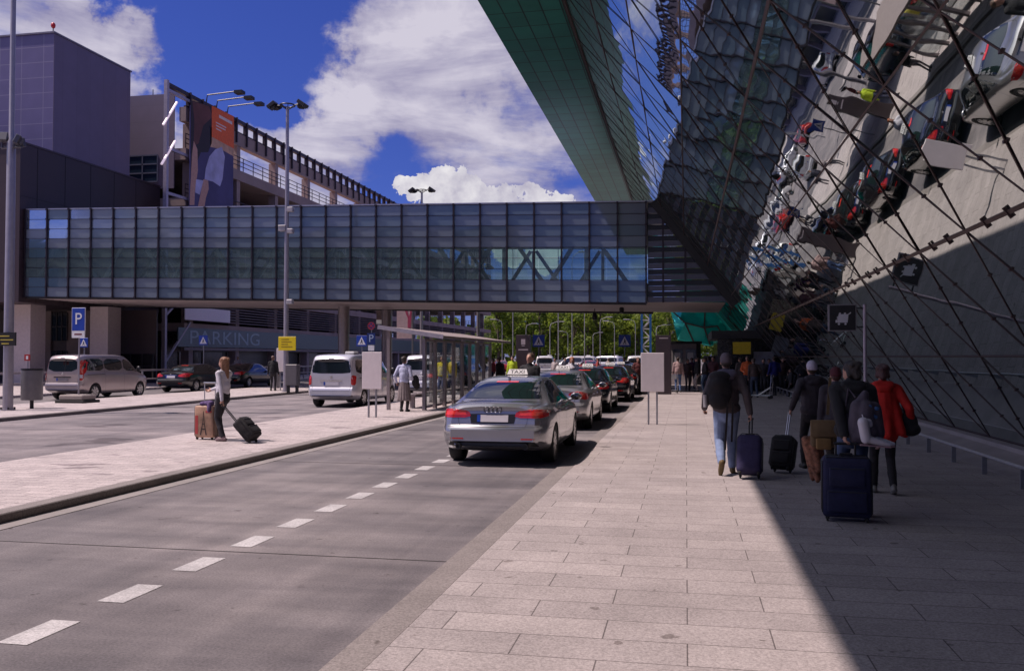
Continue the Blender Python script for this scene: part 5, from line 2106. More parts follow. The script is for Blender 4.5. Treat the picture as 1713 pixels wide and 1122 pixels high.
# other people, farther away
PG = 'people waiting under the footbridge'


def far_person(label, pxx, d, rz, h, top, legs, zg=.03, group=PG, **k):
    x, y = colx(pxx, d)
    return person(label, x, y, R(rz), h, top, legs, zg=zg, group=group, vox=k.pop('vox', .02), jacket=k.pop('jacket', .025), **k)


far_person('driver in a black jacket and white collar standing by the taxi queue, looking down', 886, 21.0, 165, 1.90, (.012, .012, .015), (.02, .02, .025), 0.0, 'drivers beside the taxi queue', hair=(.10, .06, .04), baldish=False, nod=R(-18), handL=(-.12, .25, .98), handR=(.12, .25, .98))
far_person('red haired woman in a white blouse standing beside the second taxi', 957, 33, 190, 1.80, (.60, .58, .62), (.05, .05, .07), 0.0, 'drivers beside the taxi queue', hair=(.30, .09, .03), hairlen=.14)
far_person('man in dark clothes beyond the taxi queue, left of the blue lattice mast', 1044, 47, 170, 1.78, (.03, .025, .03), (.03, .03, .04), 0.0, 'drivers beside the taxi queue')
far_person('ruddy faced man in dark red beyond the taxi queue, nearest the white board', 1067, 44, 200, 1.78, (.12, .03, .03), (.03, .03, .04), 0.0, 'drivers beside the taxi queue', hair=(.12, .05, .03))
far_person('person in a black jacket leaning at the far end of the glass shelter', 839, 38, 60, 1.72, (.015, .015, .018), (.25, .22, .23), .1, 'people around the glass shelter', lean=R(14))
far_person('worker in a yellow high visibility vest beside the dark totem', 857, 45, 180, 1.75, (.42, .55, .02), (.03, .03, .06), .1, 'people around the glass shelter', hair=(.02, .02, .02))
for k, (pxx, d, rz, top, legs, lab) in enumerate([
        (740, 37, 170, (.50, .42, .02), (.05, .07, .16), 'worker in a yellow vest seen through the shelter glass, leftmost of the three'),
        (757, 40, 150, (.45, .36, .03), (.04, .05, .10), 'worker in a yellow vest seen through the shelter glass, middle of the three'),
        (772, 43, 200, (.05, .08, .15), (.06, .05, .05), 'person in blue seen through the shelter glass, rightmost')]):
    far_person(lab, pxx, d, rz, 1.74, top, legs, .1, 'people around the glass shelter')
far_person('man in black standing by the lamp post with the yellow sign', 457, 44.5, 10, 1.76, (.012, .012, .015), (.015, .015, .02), .1, 'people near the parked cars', hair=(.12, .06, .05))
far_person('person in a white shirt standing behind the parked black saloons', 398, 58, 190, 1.75, (.50, .47, .48), (.06, .05, .06), .1, 'people near the parked cars', hair=(.25, .20, .18))
crowd = [(1134, 44.5, 5, 1.78, (.40, .27, .26), (.07, .12, .26), 'man in pale pink shirt and blue jeans from behind near the pale booth', {}),
         (1150, 46, 190, 1.66, (.05, .03, .03), (.05, .04, .05), 'short person in dark clothes right of the man in the pink shirt', {}),
         (1166, 44.8, 100, 1.76, (.02, .018, .02), (.32, .29, .30), 'person in a black top and pale trousers in the sunlit part of the crowd', {}),
         (1179, 43.6, 90, 1.74, (.03, .028, .035), (.045, .08, .15), 'person in a dark top and blue jeans at the shadow edge', {}),
         (1193, 44.5, 170, 1.80, (.085, .03, .04), (.13, .11, .12), 'person in a maroon jacket facing the camera beside the beanie man', {}),
         (1207, 47, 30, 1.70, (.03, .02, .05), (.03, .03, .05), 'person in a dark violet jacket half hidden by the beanie man', {}),
         (1250, 41, 185, 1.82, (.60, .12, .03), (.04, .04, .05), 'person in an orange top under the yellow sign', {}),
         (1262, 38.8, 10, 1.74, (.07, .045, .038), (.05, .07, .11), 'person in a brown jacket bent over the luggage trolley', dict(lean=R(16))),
         (1277, 42, 160, 1.70, (.025, .022, .025), (.03, .03, .035), 'person in black between the trolley and the blue jacket', {}),
         (1295, 40.5, 20, 1.80, (.020, .022, .16), (.025, .025, .035), 'person in a bright blue jacket in the shade', {}),
         (1309, 42.5, 180, 1.76, (.06, .03, .03), (.02, .02, .025), 'person in dark red beside the lit sign', {}),
         (1322, 39.5, 100, 1.25, (.03, .03, .035), (.06, .05, .05), 'child crouching low in the dark right of the crowd', {}),
         (1228, 46, 200, 1.72, (.04, .035, .05), (.03, .03, .04), 'person in dark clothes just right of the beanie man, near the entrance', {}),
         (1238, 43, 30, 1.76, (.09, .075, .07), (.03, .03, .04), 'person in a grey brown coat left of the orange top', {}),
         (1286, 45, 200, 1.68, (.20, .18, .17), (.03, .03, .04), 'person in a pale grey top deep in the shade behind the blue jacket', {}),
         (1333, 43, 170, 1.78, (.05, .05, .06), (.03, .03, .04), 'person in charcoal standing behind the dark suit by the facade', {}),
         (1157, 49, 200, 1.72, (.10, .03, .10), (.03, .03, .04), 'person in a plum top at the back of the sunlit crowd', {}),
         (1186, 48, 20, 1.80, (.22, .20, .19), (.05, .06, .10), 'tall person in a beige jacket at the back of the sunlit crowd', {}),
         (1340, 37.5, 200, 1.74, (.015, .016, .022), (.02, .02, .025), 'man in a dark suit leaning over a trolley near the facade', dict(lean=R(20)))]
for (pxx, d, rz, h, top, legs, lab, k) in crowd:
    st = (int(pxx) * 7 % 5 - 2) * .05
    far_person(lab, pxx, d, rz, h, top, legs, footL=(-.1, st, 0), footR=(.1, -st, 0), handL=(-.22, .16, .95) if pxx % 2 else (-.27, .05, .8), handR=(.2, .2, 1.05) if pxx % 3 else (.27, 0, .8), yaw=R(rz * 3 % 50 - 25), **k)
for k, (pxx, d, rz, top, lab) in enumerate([(1000, 70, 90, (.35, .06, .05), 'person in red far off in the car park'), (945, 66, 200, (.05, .05, .08), 'person in dark blue far off in the car park'), (1018, 64, 30, (.42, .35, .30), 'person in beige far off in the car park'),
                                          (928, 60, 160, (.45, .40, .42), 'person in pale clothes far off in the car park'), (825, 55, 120, (.38, .06, .05), 'person in red far off behind the end of the shelter')]):
    far_person(lab, pxx, d, rz, 1.72, top, (.04, .04, .06), 0.0, 'people far off in the car park', vox=.03)

# luggage trolleys
def trolley(label, pxx, d, rz):
    x, y = colx(pxx, d)
    r = thing('luggage_trolley', label, 'trolley', (x, y, ZP), R(rz), 'luggage trolleys under the facade')
    m = MB()
    for s in (-1, 1):
        m.tube([(s * .26, -.42, .14), (s * .26, .42, .14)], .016, 6)
        m.tube([(s * .26, -.42, .14), (s * .26, -.48, .98), (s * .24, -.52, 1.02)], .016, 6)
        m.tube([(s * .26, -.44, .5), (s * .22, .1, .15)], .010, 6)
    for q in np.linspace(-.2, .42, 5):
        m.tube([(-.26, q, .14), (.26, q, .14)], .012, 6)
    for z in (.3, .5, .7):
        m.tube([(-.26, -.44 - .07 * z, z), (.26, -.44 - .07 * z, z)], .010, 6)
    m.build('frame', steel, r, smooth=50)
    MB().tube([(-.27, -.52, 1.02), (.27, -.52, 1.02)], .022, 8).build('push_bar', black_plastic, r, smooth=50)
    MB().box(-.2, .2, -.49, -.475, .72, .92).build('notice_plate', white_sign, r)
    for (a, b) in ((-.24, -.4), (.24, -.4), (0, .42)):
        MB().lathe([(0, -.02), (.07, -.02), (.075, 0), (.07, .02), (0, .02)], 14, (a, b, .075), 'x').build('wheel', rubber, r, smooth=40)


trolley('empty metal luggage trolley standing in the shade beside the brown jacket', 1272, 37.5, 75)
trolley('metal luggage trolley by the man in the dark suit, nearest the facade', 1342, 36.5, 60)
trolley('metal luggage trolley in the sun beside the man in the pink shirt', 1122, 43.5, 10)
# ------------------------------------------------------------------ street furniture and signs
def flood(m, c, ang, tilt, w=.42, h=.30, d=.16):
    M = Matrix.Translation(c) @ Matrix.Rotation(ang, 4, 'Z') @ Matrix.Rotation(tilt, 4, 'X')
    m.box(-w / 2, w / 2, -d / 2, d / 2, -h / 2, h / 2, M=M, bev=.02)
    m.box(-w * .3, w * .3, d / 2, d / 2 + .05, -h * .3, h * .3, M=M)


lamp_pole_m = mat('lamp_pole', (.34, .32, .36), .4, .5, var=.08)
# big floodlight pole at the left edge
p = G(13, 686, ZI)
fpole = thing('floodlight_pole', 'tall grey floodlight pole at the left edge with a small dark direction sign', 'lamp post', (p.x, p.y, ZI))
MB().lathe([(0, 0), (.22, 0), (.22, .03), (.155, .04), (.15, 1.0), (.13, 8.6), (.085, 8.7), (.075, 15), (0, 15)], 20).build('pole', lamp_pole_m, fpole, smooth=40)
mm = MB()
for k in range(4):
    a = math.pi / 4 + k * math.pi / 2
    mm.lathe([(0, 0), (.03, 0), (.03, .07), (0, .07)], 8, (.19 * math.cos(a), .19 * math.sin(a), .03))
mm.build('base_bolts', dark_metal, fpole)
zf = onY(20, 236, p.y).z - ZI
mm = MB()
flood(mm, (-.30, -.1, zf + .12), R(20), R(-20))
flood(mm, (.34, -.12, zf - .02), R(-60), R(-25))
flood(mm, (.05, .25, zf), R(180), R(-20))
mm.tube([(-.35, -.02, zf - .22), (.4, -.02, zf - .22)], .04, 8)
mm.tube([(-.30, -.05, zf - .22), (-.30, -.06, zf)], .03, 6)
mm.tube([(.34, -.05, zf - .22), (.34, -.08, zf - .1)], .03, 6)
mm.build('floodlight', mat('floodlight_grey', (.10, .10, .12), .4, .4), fpole)
a, b = onY(-8, 556, p.y - .2), onY(27, 578, p.y - .2)
sg = MB().box(a.x - p.x, b.x - p.x, -.24, -.19, b.z - ZI, a.z - ZI).build('direction_sign', black_sign, fpole)
mm = MB()
yt = mat('sign_text_yellow', (.50, .40, .06), .5)
for k, (u0, u1) in enumerate(((.25, .72), (.3, .9), (.35, .7))):
    z = a.z - ZI - .10 - k * .12
    mm.box(a.x - p.x + (b.x - a.x) * u0, a.x - p.x + (b.x - a.x) * u1, -.2435, -.2405, z - .035, z)
mm.build('sign_lines', yt, sg)


def tall_lamp(label, x, y, H_, z0=.1, sub=None):
    t = thing('street_lamp', label, 'lamp post', (x, y, z0), 0, 'tall twin headed lamp posts')
    MB().lathe([(0, 0), (.2, 0), (.2, .03), (.13, .04), (.12, 4), (.075, H_ - .05), (0, H_)], 14).build('pole', lamp_pole_m, t, smooth=40)
    m = MB()
    m.tube([(.36 * math.cos(a) * 1.0, .36 * math.sin(a), H_ + .12) for a in np.linspace(0, 2 * math.pi, 25)], .035, 6)
    for a in np.linspace(0, 2 * math.pi, 7)[:-1]:
        m.tube([(0, 0, H_ - .12), (.36 * math.cos(a), .36 * math.sin(a), H_ + .12)], .02, 5)
    m.build('ring', dark_metal, t, smooth=50)
    for s in (-1, 1):
        m = MB()
        m.tube([(s * .36, 0, H_ + .12), (s * .6, 0, H_ + .14)], .03, 6)
        flood(m, (s * .80, 0, H_ + .15), R(90) * s, R(-55), .5, .46, .18)
        flood(m, (s * .62, .25, H_ + .13), R(35) * s, R(-55), .42, .36, .16)
        m.build('lamp_head', dark_metal, t)
    return t


p = G(478, 655, ZI)
top = onY(489, 180, p.y)
lp = tall_lamp('tall twin headed lamp post before the footbridge, carrying the yellow sign', p.x, p.y, top.z - .1)
for zz, sx_ in ((351, 1), (382, -1), (387, 1), (505, 1)):
    z = onY(480, zz, p.y).z - .1
    MB().box(sx_ * .05, sx_ * .36, -.14, .10, z - .12, z + .12, bev=.03).build('camera_unit', mat('unit_grey', (.36, .35, .38), .4, var=.1), lp)
x, y = colx(705, 66)
tall_lamp('tall twin headed lamp post rising behind the footbridge', x, y, 12.6 * 66 / 66 + 1.8 - .3)
for (pa, d, lab) in ((800, 58, 'shorter lamp post before the far corner of the garage, its head hidden by the footbridge'),):
    x, y = colx(pa, d)
    tall_lamp(lab, x, y, 7.5)
# yellow sign and white board on that lamp
a, b = onY(466, 563, p.y - .18), onY(495, 586, p.y - .18)
ysn = thing('yellow_sign', 'yellow notice sign fixed to the twin headed lamp post', 'sign', ((a.x + b.x) / 2, p.y - .18, b.z))
yel = mat('sign_yellow', (.78, .60, .008), .45, var=.05)
MB().box(a.x - (a.x + b.x) / 2, b.x - (a.x + b.x) / 2, -.02, .02, 0, a.z - b.z, bev=.008).build('plate', yel, ysn)
MB().box(-.1, .1, .02, .08, .2, .35).build('bracket', dark_metal, ysn)
mm = MB()
for k, (u0, u1) in enumerate(((-.30, .10), (-.30, .24), (-.30, .05), (-.30, .28))):
    mm.box(u0, u1, -.0235, -.0205, .56 - k * .12 - .045, .56 - k * .12)
mm.build('sign_lines', mat('sign_brown_text', (.30, .20, .01), .5), ysn)


def board(label, x, y, z0, zb, zt, w, m, gap=.11):
    t = thing('notice_board', label, 'board', (x, y, z0), 0, 'blank white boards')
    MB().box(-w / 2, w / 2, -.02, .02, zb, zt, bev=.008).build('panel', m, t)
    for s in (-1, 1):
        MB().box(s * gap - .022, s * gap + .022, .021, .065, 0, zt - .1).build('leg', grey_metal, t)
    return t


bw = mat('board_white', (.78, .70, .71), .55, var=.04)
q = G(1092, 710, ZP)
board('blank white board on two legs at the right of the taxi queue', q.x, q.y, ZP, .86, 1.88, .60, bw)
q = G(622, 698, ZI)
board('blank white board on two legs standing on the island before the vans', q.x, q.y, ZI, .80, 1.84, .58, bw)
q = G(476, 652, ZI)
board('blank white board at the foot of the twin headed lamp post', q.x + .1, q.y - .5, ZI, .95, 2.15, .62, bw)


def crossing_sign(label, x, y, z, s, pole=True, z0=.1):
    t = thing('crossing_sign', label, 'road sign', (x, y, z0), 0, 'blue pedestrian crossing signs')
    z = z - z0
    b = MB().box(-s / 2, s / 2, -.015, .015, z - s / 2, z + s / 2, bev=.006).build('plate', blue_sign, t)
    MB().prism([(-s * .40, z - s * .36), (s * .40, z - s * .36), (0, z + s * .38)], -.0185, -.0155, 'xz').build('white_triangle', white_sign, b)
    m = MB()
    k = s * .9
    m.ell((.0, -.019, z + k * .13), (k * .045, .002, k * .05), 10, 6)
    m.prism([(-k * .05, z + k * .07), (k * .04, z + k * .08), (k * .06, z - k * .08), (k * .15, z - k * .30), (k * .10, z - k * .31), (k * .0, z - k * .12), (-k * .10, z - k * .31), (-k * .15, z - k * .29), (-k * .05, z - k * .08)], -.0215, -.0190, 'xz')
    m.prism([(k * .03, z + k * .06), (k * .13, z - k * .04), (k * .11, z - k * .07), (k * .02, z + k * .0)], -.0215, -.0190, 'xz')
    m.build('walking_figure', black_sign, b)
    if pole:
        MB().tube([(0, .05, 0), (0, .05, z + s / 2)], .03, 8).build('pole', grey_metal, t, smooth=50)
    return t


for (pa, pb, d, sz, lab) in ((340, 569, 50, 16, 'crossing sign behind the parked black saloon, before the garage lettering'),
                             (605, 570, 44, 18, 'crossing sign left of the smaller blue P sign'),
                             (901, 570, 50, 20, 'crossing sign beside the dark totem over the taxi queue'),
                             (1045, 570, 50, 20, 'crossing sign left of the blue lattice mast'),
                             (140, 573, 40, 16, 'crossing sign just behind the big blue P sign')):
    x, y = colx(pa, d)
    z = CAMZ + (597 - pb) / F * d
    crossing_sign(lab, x, y, z, sz * d / F)
# big parking sign
p = G(131, 655, ZI)
d = 33.0
x, y = colx(131, d)
ps_ = thing('parking_sign', 'big blue parking sign with a white plate, on a pole with concrete foot', 'road sign', (x, y, ZI))
u = d / F
zt, zm, zl = CAMZ + (597 - 515) * u - ZI, CAMZ + (597 - 553) * u - ZI, CAMZ + (597 - 565) * u - ZI
w = 24 * u
b = MB().box(-w / 2, w / 2, -.02, .02, zm, zt, bev=.008).build('blue_plate', blue_sign, ps_)
MB().box(-w / 2 - .012, w / 2 + .012, -.012, .018, zm - .012, zt + .012).build('white_edge', white_sign, ps_)
text('letter', 'P', .62, white_sign, b, Matrix.Translation((0, -.0235, (zm + zt) / 2)) @ FACE_NY, .003)
b = MB().box(-w / 2, w / 2, -.02, .02, zl, zm - .016).build('lower_plate', white_sign, ps_)
text('lettering', 'taxi', .17, mat('plate_text', (.16, .05, .06), .5), b, Matrix.Translation((0, -.0225, (zl + zm) / 2)) @ FACE_NY, .002) if False else MB().box(-.16, .16, -.0235, -.0205, (zl + zm) / 2 - .03, (zl + zm) / 2 + .03).build('small_text', mat('plate_text', (.20, .06, .07), .5), b)
MB().tube([(0, .05, .05), (0, .05, zt)], .03, 8).build('pole', lamp_pole_m, ps_, smooth=50)
mm = MB().box(-.5, .5, -.4, .4, .10, .30, bev=.04)
mm.build('concrete_foot', mat('foot_concrete', (.30, .26, .24), .9), ps_)
MB().box(-.6, .6, -.48, .48, .0, .10, bev=.02).build('rubber_pad', rubber, ps_)
# smaller parking sign with no stopping disc
d = 42
x, y = colx(621, d)
u = d / F
s2_ = thing('parking_sign', 'smaller dark blue parking sign under a round no stopping sign', 'road sign', (x, y, ZI))
z1, z2 = CAMZ + (597 - 557) * u - ZI, CAMZ + (597 - 576) * u - ZI
dkb = mat('dark_blue_sign', (.010, .030, .16), .4)
b = MB().box(-.2, .2, -.02, .02, z2, z1).build('blue_plate', dkb, s2_)
text('letter', 'P', .5, mat('pale_blue_letter', (.35, .45, .62), .5), b, Matrix.Translation((0, -.0235, (z1 + z2) / 2)) @ FACE_NY, .003)
zc = CAMZ + (597 - 545) * u - ZI
dsc = MB().lathe([(0, -.015), (.18, -.015), (.18, .015), (0, .015)], 24, (0, 0, zc), 'y').build('round_sign', dkb, s2_, smooth=30)
rs = mat('sign_red', (.40, .02, .02), .4)
mm = MB().lathe([(.145, -.019), (.18, -.019), (.18, -.016), (.145, -.016)], 24, (0, 0, zc), 'y')
mm.bar((-.11, -.0175, zc + .11), (.11, -.0175, zc - .11), .035, .003, (0, 1, 0))
mm.bar((.11, -.0195, zc + .11), (-.11, -.0195, zc - .11), .035, .003, (0, 1, 0))
mm.build('red_cross', rs, dsc)
MB().tube([(0, .05, 0), (0, .05, zc + .15)], .03, 8).build('pole', grey_metal, s2_, smooth=50)
MB().box(-.15, .15, -.02, .02, z2 - .30, z2 - .04).build('small_plate', white_sign, s2_)

# litter bins
def bin_(label, x, y, z, m, r=.24, h=.80, leg=.22):
    t = thing('litter_bin', label, 'bin', (x, y, z), 0)
    MB().lathe([(0, leg), (r * .96, leg), (r, leg + .03), (r, leg + h), (r * .9, leg + h + .02), (r * .9, leg + h - .06), (0, leg + h - .06)], 28).build('body', m, t, smooth=40)
    MB().lathe([(0, 0), (.06, 0), (.06, leg + .01), (0, leg + .01)], 12).build('leg', dark_metal, t, smooth=40)
    MB().lathe([(r * .88, leg + h + .018), (r * 1.02, leg + h + .018), (r * 1.02, leg + h + .06), (r * .88, leg + h + .06)], 28).build('rim', dark_metal, t, smooth=40)


p = G(53, 683, ZI)
bin_('grey round litter bin beside the tall floodlight pole', p.x, p.y, ZI, mat('bin_grey', (.15, .145, .16), .45, .3), .33, .98, .28)
p = G(466, 652, ZI)
bin_('steel litter bin at the foot of the twin headed lamp post', p.x - .1, p.y - .2, ZI, grey_metal, .24, .85, .1)
x, y = colx(490, 42)
bx_ = thing('ticket_box', 'grey ticket box on a stand right of the twin headed lamp post', 'machine', (x, y, ZI))
MB().box(-.3, .3, -.2, .2, .35, 1.35, bev=.03).build('cabinet', mat('box_grey', (.13, .12, .13), .5), bx_)
for s in (-1, 1):
    MB().box(s * .22 - .04, s * .22 + .04, -.1, .1, 0, .36).build('leg', dark_metal, bx_)
# small red hydrant style sign at the far left
d = 36
x, y = colx(46, d)
rsn = thing('small_red_sign', 'little red and white sign on a post behind the litter bin', 'sign', (x, y, ZI))
z = CAMZ + (597 - 598) * d / F - ZI
b = MB().box(-.13, .13, -.015, .015, z - .13, z + .13).build('plate', rs, rsn)
MB().box(-.05, .05, -.019, -.0155, z - .07, z + .07).build('white_mark', white_sign, b)
MB().tube([(0, .03, 0), (0, .03, z)], .022, 6).build('pole', grey_metal, rsn)

# white guard rail in front of the garage
gr = thing('guard_rail', 'pale horizontal guard rail along the garage pavement behind the parked cars', 'railing', (-29.6, 45, .1))
MB().box(-.05, .05, -28, 30, .92, 1.02).build('top_rail', mat('rail_white', (.48, .42, .40), .5), gr)
MB().box(-.03, .03, -28, 30, .45, .52).build('lower_rail', mat('rail_white', (.48, .42, .40), .5), gr)
for k in range(20):
    MB().box(-.04, .04, -27.96 + k * 3, -27.88 + k * 3, 0, .915).build('post', grey_metal, gr)

# low steel rail along the facade
rl = thing('trolley_rail', 'low steel tube rail on short posts along the foot of the mirror facade', 'railing', (4.42, 30, ZP))
MB().tube([(0, -34, .285), (0, 18, .285)], .024, 10).build('tube', mat('rail_grey_paint', (.42, .41, .43), .35), rl, smooth=60)
p0 = G(1703, 818, ZP)
yy = p0.y
k = -8
while yy + k * 1.56 < 47:
    yk = yy + k * 1.56 - 30
    MB().box(-.035, .035, -.014 + yk, .014 + yk, 0, .262).build('post', mat('rail_post_grey', (.24, .235, .25), .45), rl)
    k += 1

# luggage trolley sign
d = 17.0
x, y = colx(1447, d)
u = d / F
ts = thing('trolley_sign', 'black square sign with a white suitcase symbol on a slim pole by the facade', 'sign', (x, y, ZP))
MB().tube([(0, 0, 0), (0, 0, CAMZ + (597 - 509) * u - ZP)], .034, 12).build('pole', mat('pole_pinkgrey', (.50, .43, .46), .4, .4), ts, smooth=50)
x0, x1 = (1390 - 1447) * u, (1432 - 1447) * u
z0, z1 = CAMZ + (597 - 552) * u - ZP, CAMZ + (597 - 510) * u - ZP
MB().box(x0 - .02, x1 + .02, -.02, .02, z0 - .02, z1 + .02, bev=.005).build('frame', mat('sign_frame_grey', (.32, .30, .31), .4), ts)
b = MB().box(x0 + .012, x1 - .0, -.024, -.0205, z0, z1 - .004).build('plate', black_sign, ts)
MB().tube([(x1, 0, z1 - .06), (0, 0, z1 - .06)], .016, 6).build('arm', dark_metal, ts)
MB().tube([(x1, 0, z0 + .06), (0, 0, z0 + .06)], .016, 6).build('arm', dark_metal, ts)
cx, cz, h = (x0 + x1) / 2, (z0 + z1) / 2, (z1 - z0)
sym = MB()
yf = -.0275
A_ = lambda pts: sym.prism([(cx + a * h, cz + c * h) for a, c in pts], yf, yf + .003, 'xz')
A_([(-.20, -.20), (.20, -.20), (.24, .14), (-.14, .14)])
A_([(-.13, .145), (-.06, .145), (-.05, .20), (-.12, .20)])
A_([(.06, .145), (.13, .145), (.14, .20), (.07, .20)])
A_([(-.26, -.20), (-.205, -.20), (-.165, .06), (-.20, .04), (-.20, -.08), (-.26, -.10)])
A_([(.245, .12), (.33, .18), (.33, .22), (.235, .16)])
for sx_ in (-.13, .12):
    sym.lathe([(0, 0), (.045 * h, 0), (.045 * h, .003), (0, .003)], 16, (cx + sx_ * h, yf, cz - .25 * h), 'y')
sym.build('suitcase_symbol', white_sign, b)

# dark totems
def totem(label, pa, d, z1, w, txt):
    x, y = colx(pa, d)
    t = thing('information_totem', label, 'totem', (x, y, .1 if pa < 1000 else ZP))
    MB().box(-w / 2, w / 2, -.14, .14, 0, z1, bev=.015).build('slab', mat('totem_brown', (.045, .030, .034), .35), t)
    m = MB()
    if txt:
        m.box(-.11, .11, -.1435, -.1405, z1 - .50, z1 - .22, bev=.0)
        m.box(-.08, .08, -.1435, -.1405, z1 - .58, z1 - .54)
        m.box(-.26, .26, -.1435, -.1405, z1 - .80, z1 - .74)
    else:
        m.box(-.20, .22, -.1435, -.1405, z1 - .16, z1 - .11)
    m.build('symbol', mat('totem_white', (.45, .38, .40), .5), t)


totem('dark brown totem with a white train symbol behind the shelter', 876, 46, 2.95 - .1, .76, True)
totem('dark totem right of the taxi queue, behind the blank board', 1110, 42, 2.80, .72, False)

# glass shelter
S0 = G(710, 686, ZI)
sx0 = S0.x
sy0 = S0.y
LS = 9.6
sh_ = thing('glass_shelter', 'glass waiting shelter with a thin tilted roof on the island', 'shelter', (sx0, sy0, ZI))
frm = mat('shelter_frame', (.27, .23, .235), .4, .4)
roof_ = MB()
roof_.add([(.75, -.5, 2.28), (-1.38, -.5, 2.60), (-1.38, LS + .8, 2.60), (.75, LS + .8, 2.28), (.75, -.5, 2.37), (-1.38, -.5, 2.70), (-1.38, LS + .8, 2.70), (.75, LS + .8, 2.37)],
          [(0, 1, 2, 3), (4, 7, 6, 5), (0, 4, 5, 1), (1, 5, 6, 2), (2, 6, 7, 3), (3, 7, 4, 0)])
roof_.build('roof', mat('shelter_roof', (.40, .33, .31), .5, .3, var=.1), sh_)
MB().bar((.76, -.51, 2.33), (-1.40, -.51, 2.655), .012, .13, (0, 0, 1)).build('roof_edge', mat('shelter_edge', (.50, .46, .50), .35, .6), sh_)
sg_ = glass('shelter_glass', (.90, .93, .92), .97, .35, (.1, .1, .1), .0, .01)
nb = 8
for k in range(nb + 1):
    yk = k * LS / nb
    MB().box(-.05, .05, yk - .09, yk + .09, 0, 2.285).build('post', frm if k else mat('shelter_post_light', (.24, .22, .25), .4, .4), sh_)
    if k < nb:
        MB().box(-.008, .008, yk + .11, yk + LS / nb - .11, .15, 2.2).build('glass_pane', sg_, sh_)
MB().box(-.04, .04, 0, LS, 2.205, 2.28).build('top_beam', frm, sh_)
for yk in (.0, LS / 2, LS):
    MB().box(-1.25, -1.15, yk - .05, yk + .05, 0, 2.55).build('rear_post', frm, sh_)
MB().box(-1.0, -.55, .8, LS - .8, .42, .47).build('bench', frm, sh_)
for yk in (1.2, LS / 2, LS - 1.2):
    MB().box(-.85, -.7, yk - .05, yk + .05, 0, .419).build('bench_leg', frm, sh_)

# blue and white lattice mast
x, y = colx(1081, 66)
mst = thing('lattice_mast', 'blue and white lattice mast standing beyond the footbridge', 'mast', (x, y, 0))
bl = mat('mast_blue', (.03, .14, .42), .5)
mm = MB()
for sx_ in (-1, 1):
    for sy_ in (-1, 1):
        mm.box(sx_ * .32 - .07, sx_ * .32 + .07, sy_ * .32 - .07, sy_ * .32 + .07, 0, 6.5)
mm.build('leg', bl, mst)
for sy_ in (-1, 1):
    mm = MB()
    for k in range(10):
        mm.bar((-.32 * (-1)**k, sy_ * .32, k * .65), (.32 * (-1)**k, sy_ * .32, (k + 1) * .65), .08, .06, (0, 1, 0))
        mm.bar((-.32, sy_ * .34, k * .65), (.32, sy_ * .34, k * .65), .06, .05, (0, 1, 0))
    mm.build('bracing', white_sign, mst)
# signal hanging under the bridge
for (pa, pb, lab) in ((995, 528, 'dark traffic signal hanging below the footbridge, lower one'), (1040, 517, 'dark lamp fixed under the footbridge near the lattice mast')):
    q = onY(pa, pb, 50)
    tsn = thing('hanging_lamp', lab, 'lamp', (q.x, 50, q.z))
    MB().lathe([(0, -.25), (.12, -.22), (.14, 0), (.1, .15), (0, .18)], 12).build('housing', dark_metal, tsn, smooth=50)
    MB().tube([(0, 0, .15), (0, 0, 4.48 + boff(q.x) - q.z)], .025, 6).build('rod', dark_metal, tsn)

# white booth under the facade
a, b = onY(1120, 575, 57), onY(1172, 640, 57)
bo = thing('booth', 'pale booth with two windows under the facade beyond the footbridge', 'kiosk', ((a.x + b.x) / 2, 58, ZP))
w = (b.x - a.x) / 2
hz = a.z - ZP
MB().box(-w, w, -1, 1.2, 0, hz).build('wall', mat('booth_wall', (.42, .38, .38), .6), bo)
MB().box(-w - .1, w + .1, -1.15, 1.3, hz + .004, hz + .16).build('roof', dark_trim, bo)
for x0, x1 in ((-w * .78, -w * .15), (w * .05, w * .7)):
    f_ = MB().box(x0, x1, -1.03, -1.004, .9, hz - .35).build('window', mat('booth_window', (.10, .11, .12), .1), bo)
    MB().box(x0 + .1, x1 - .15, -1.04, -1.033, 1.2, hz - .55).build('paper_notice', white_sign, f_)
MB().box(w - .25, w + .02, -1.05, -1.0, 0, hz).build('corner_post', dark_trim, bo)

# fences and boards far away behind the crowd
for (pa, pb, d, m_, lab) in ((1177, 1222, 52, mat('hoarding_beige', (.36, .29, .25), .7), 'beige hoarding panel behind the crowd beside the booth'),):
    x0, y0 = colx(pa, d)
    x1, y1 = colx(pb, d)
    hb2 = thing('hoarding', lab, 'hoarding', ((x0 + x1) / 2, y0, ZP))
    MB().box(-(x1 - x0) / 2, (x1 - x0) / 2, -.04, .04, 0, 1.85).build('panel', m_, hb2)
    MB().box(-(x1 - x0) / 2, (x1 - x0) / 2, .041, .10, 1.0, 1.1).build('rail', dark_metal, hb2)

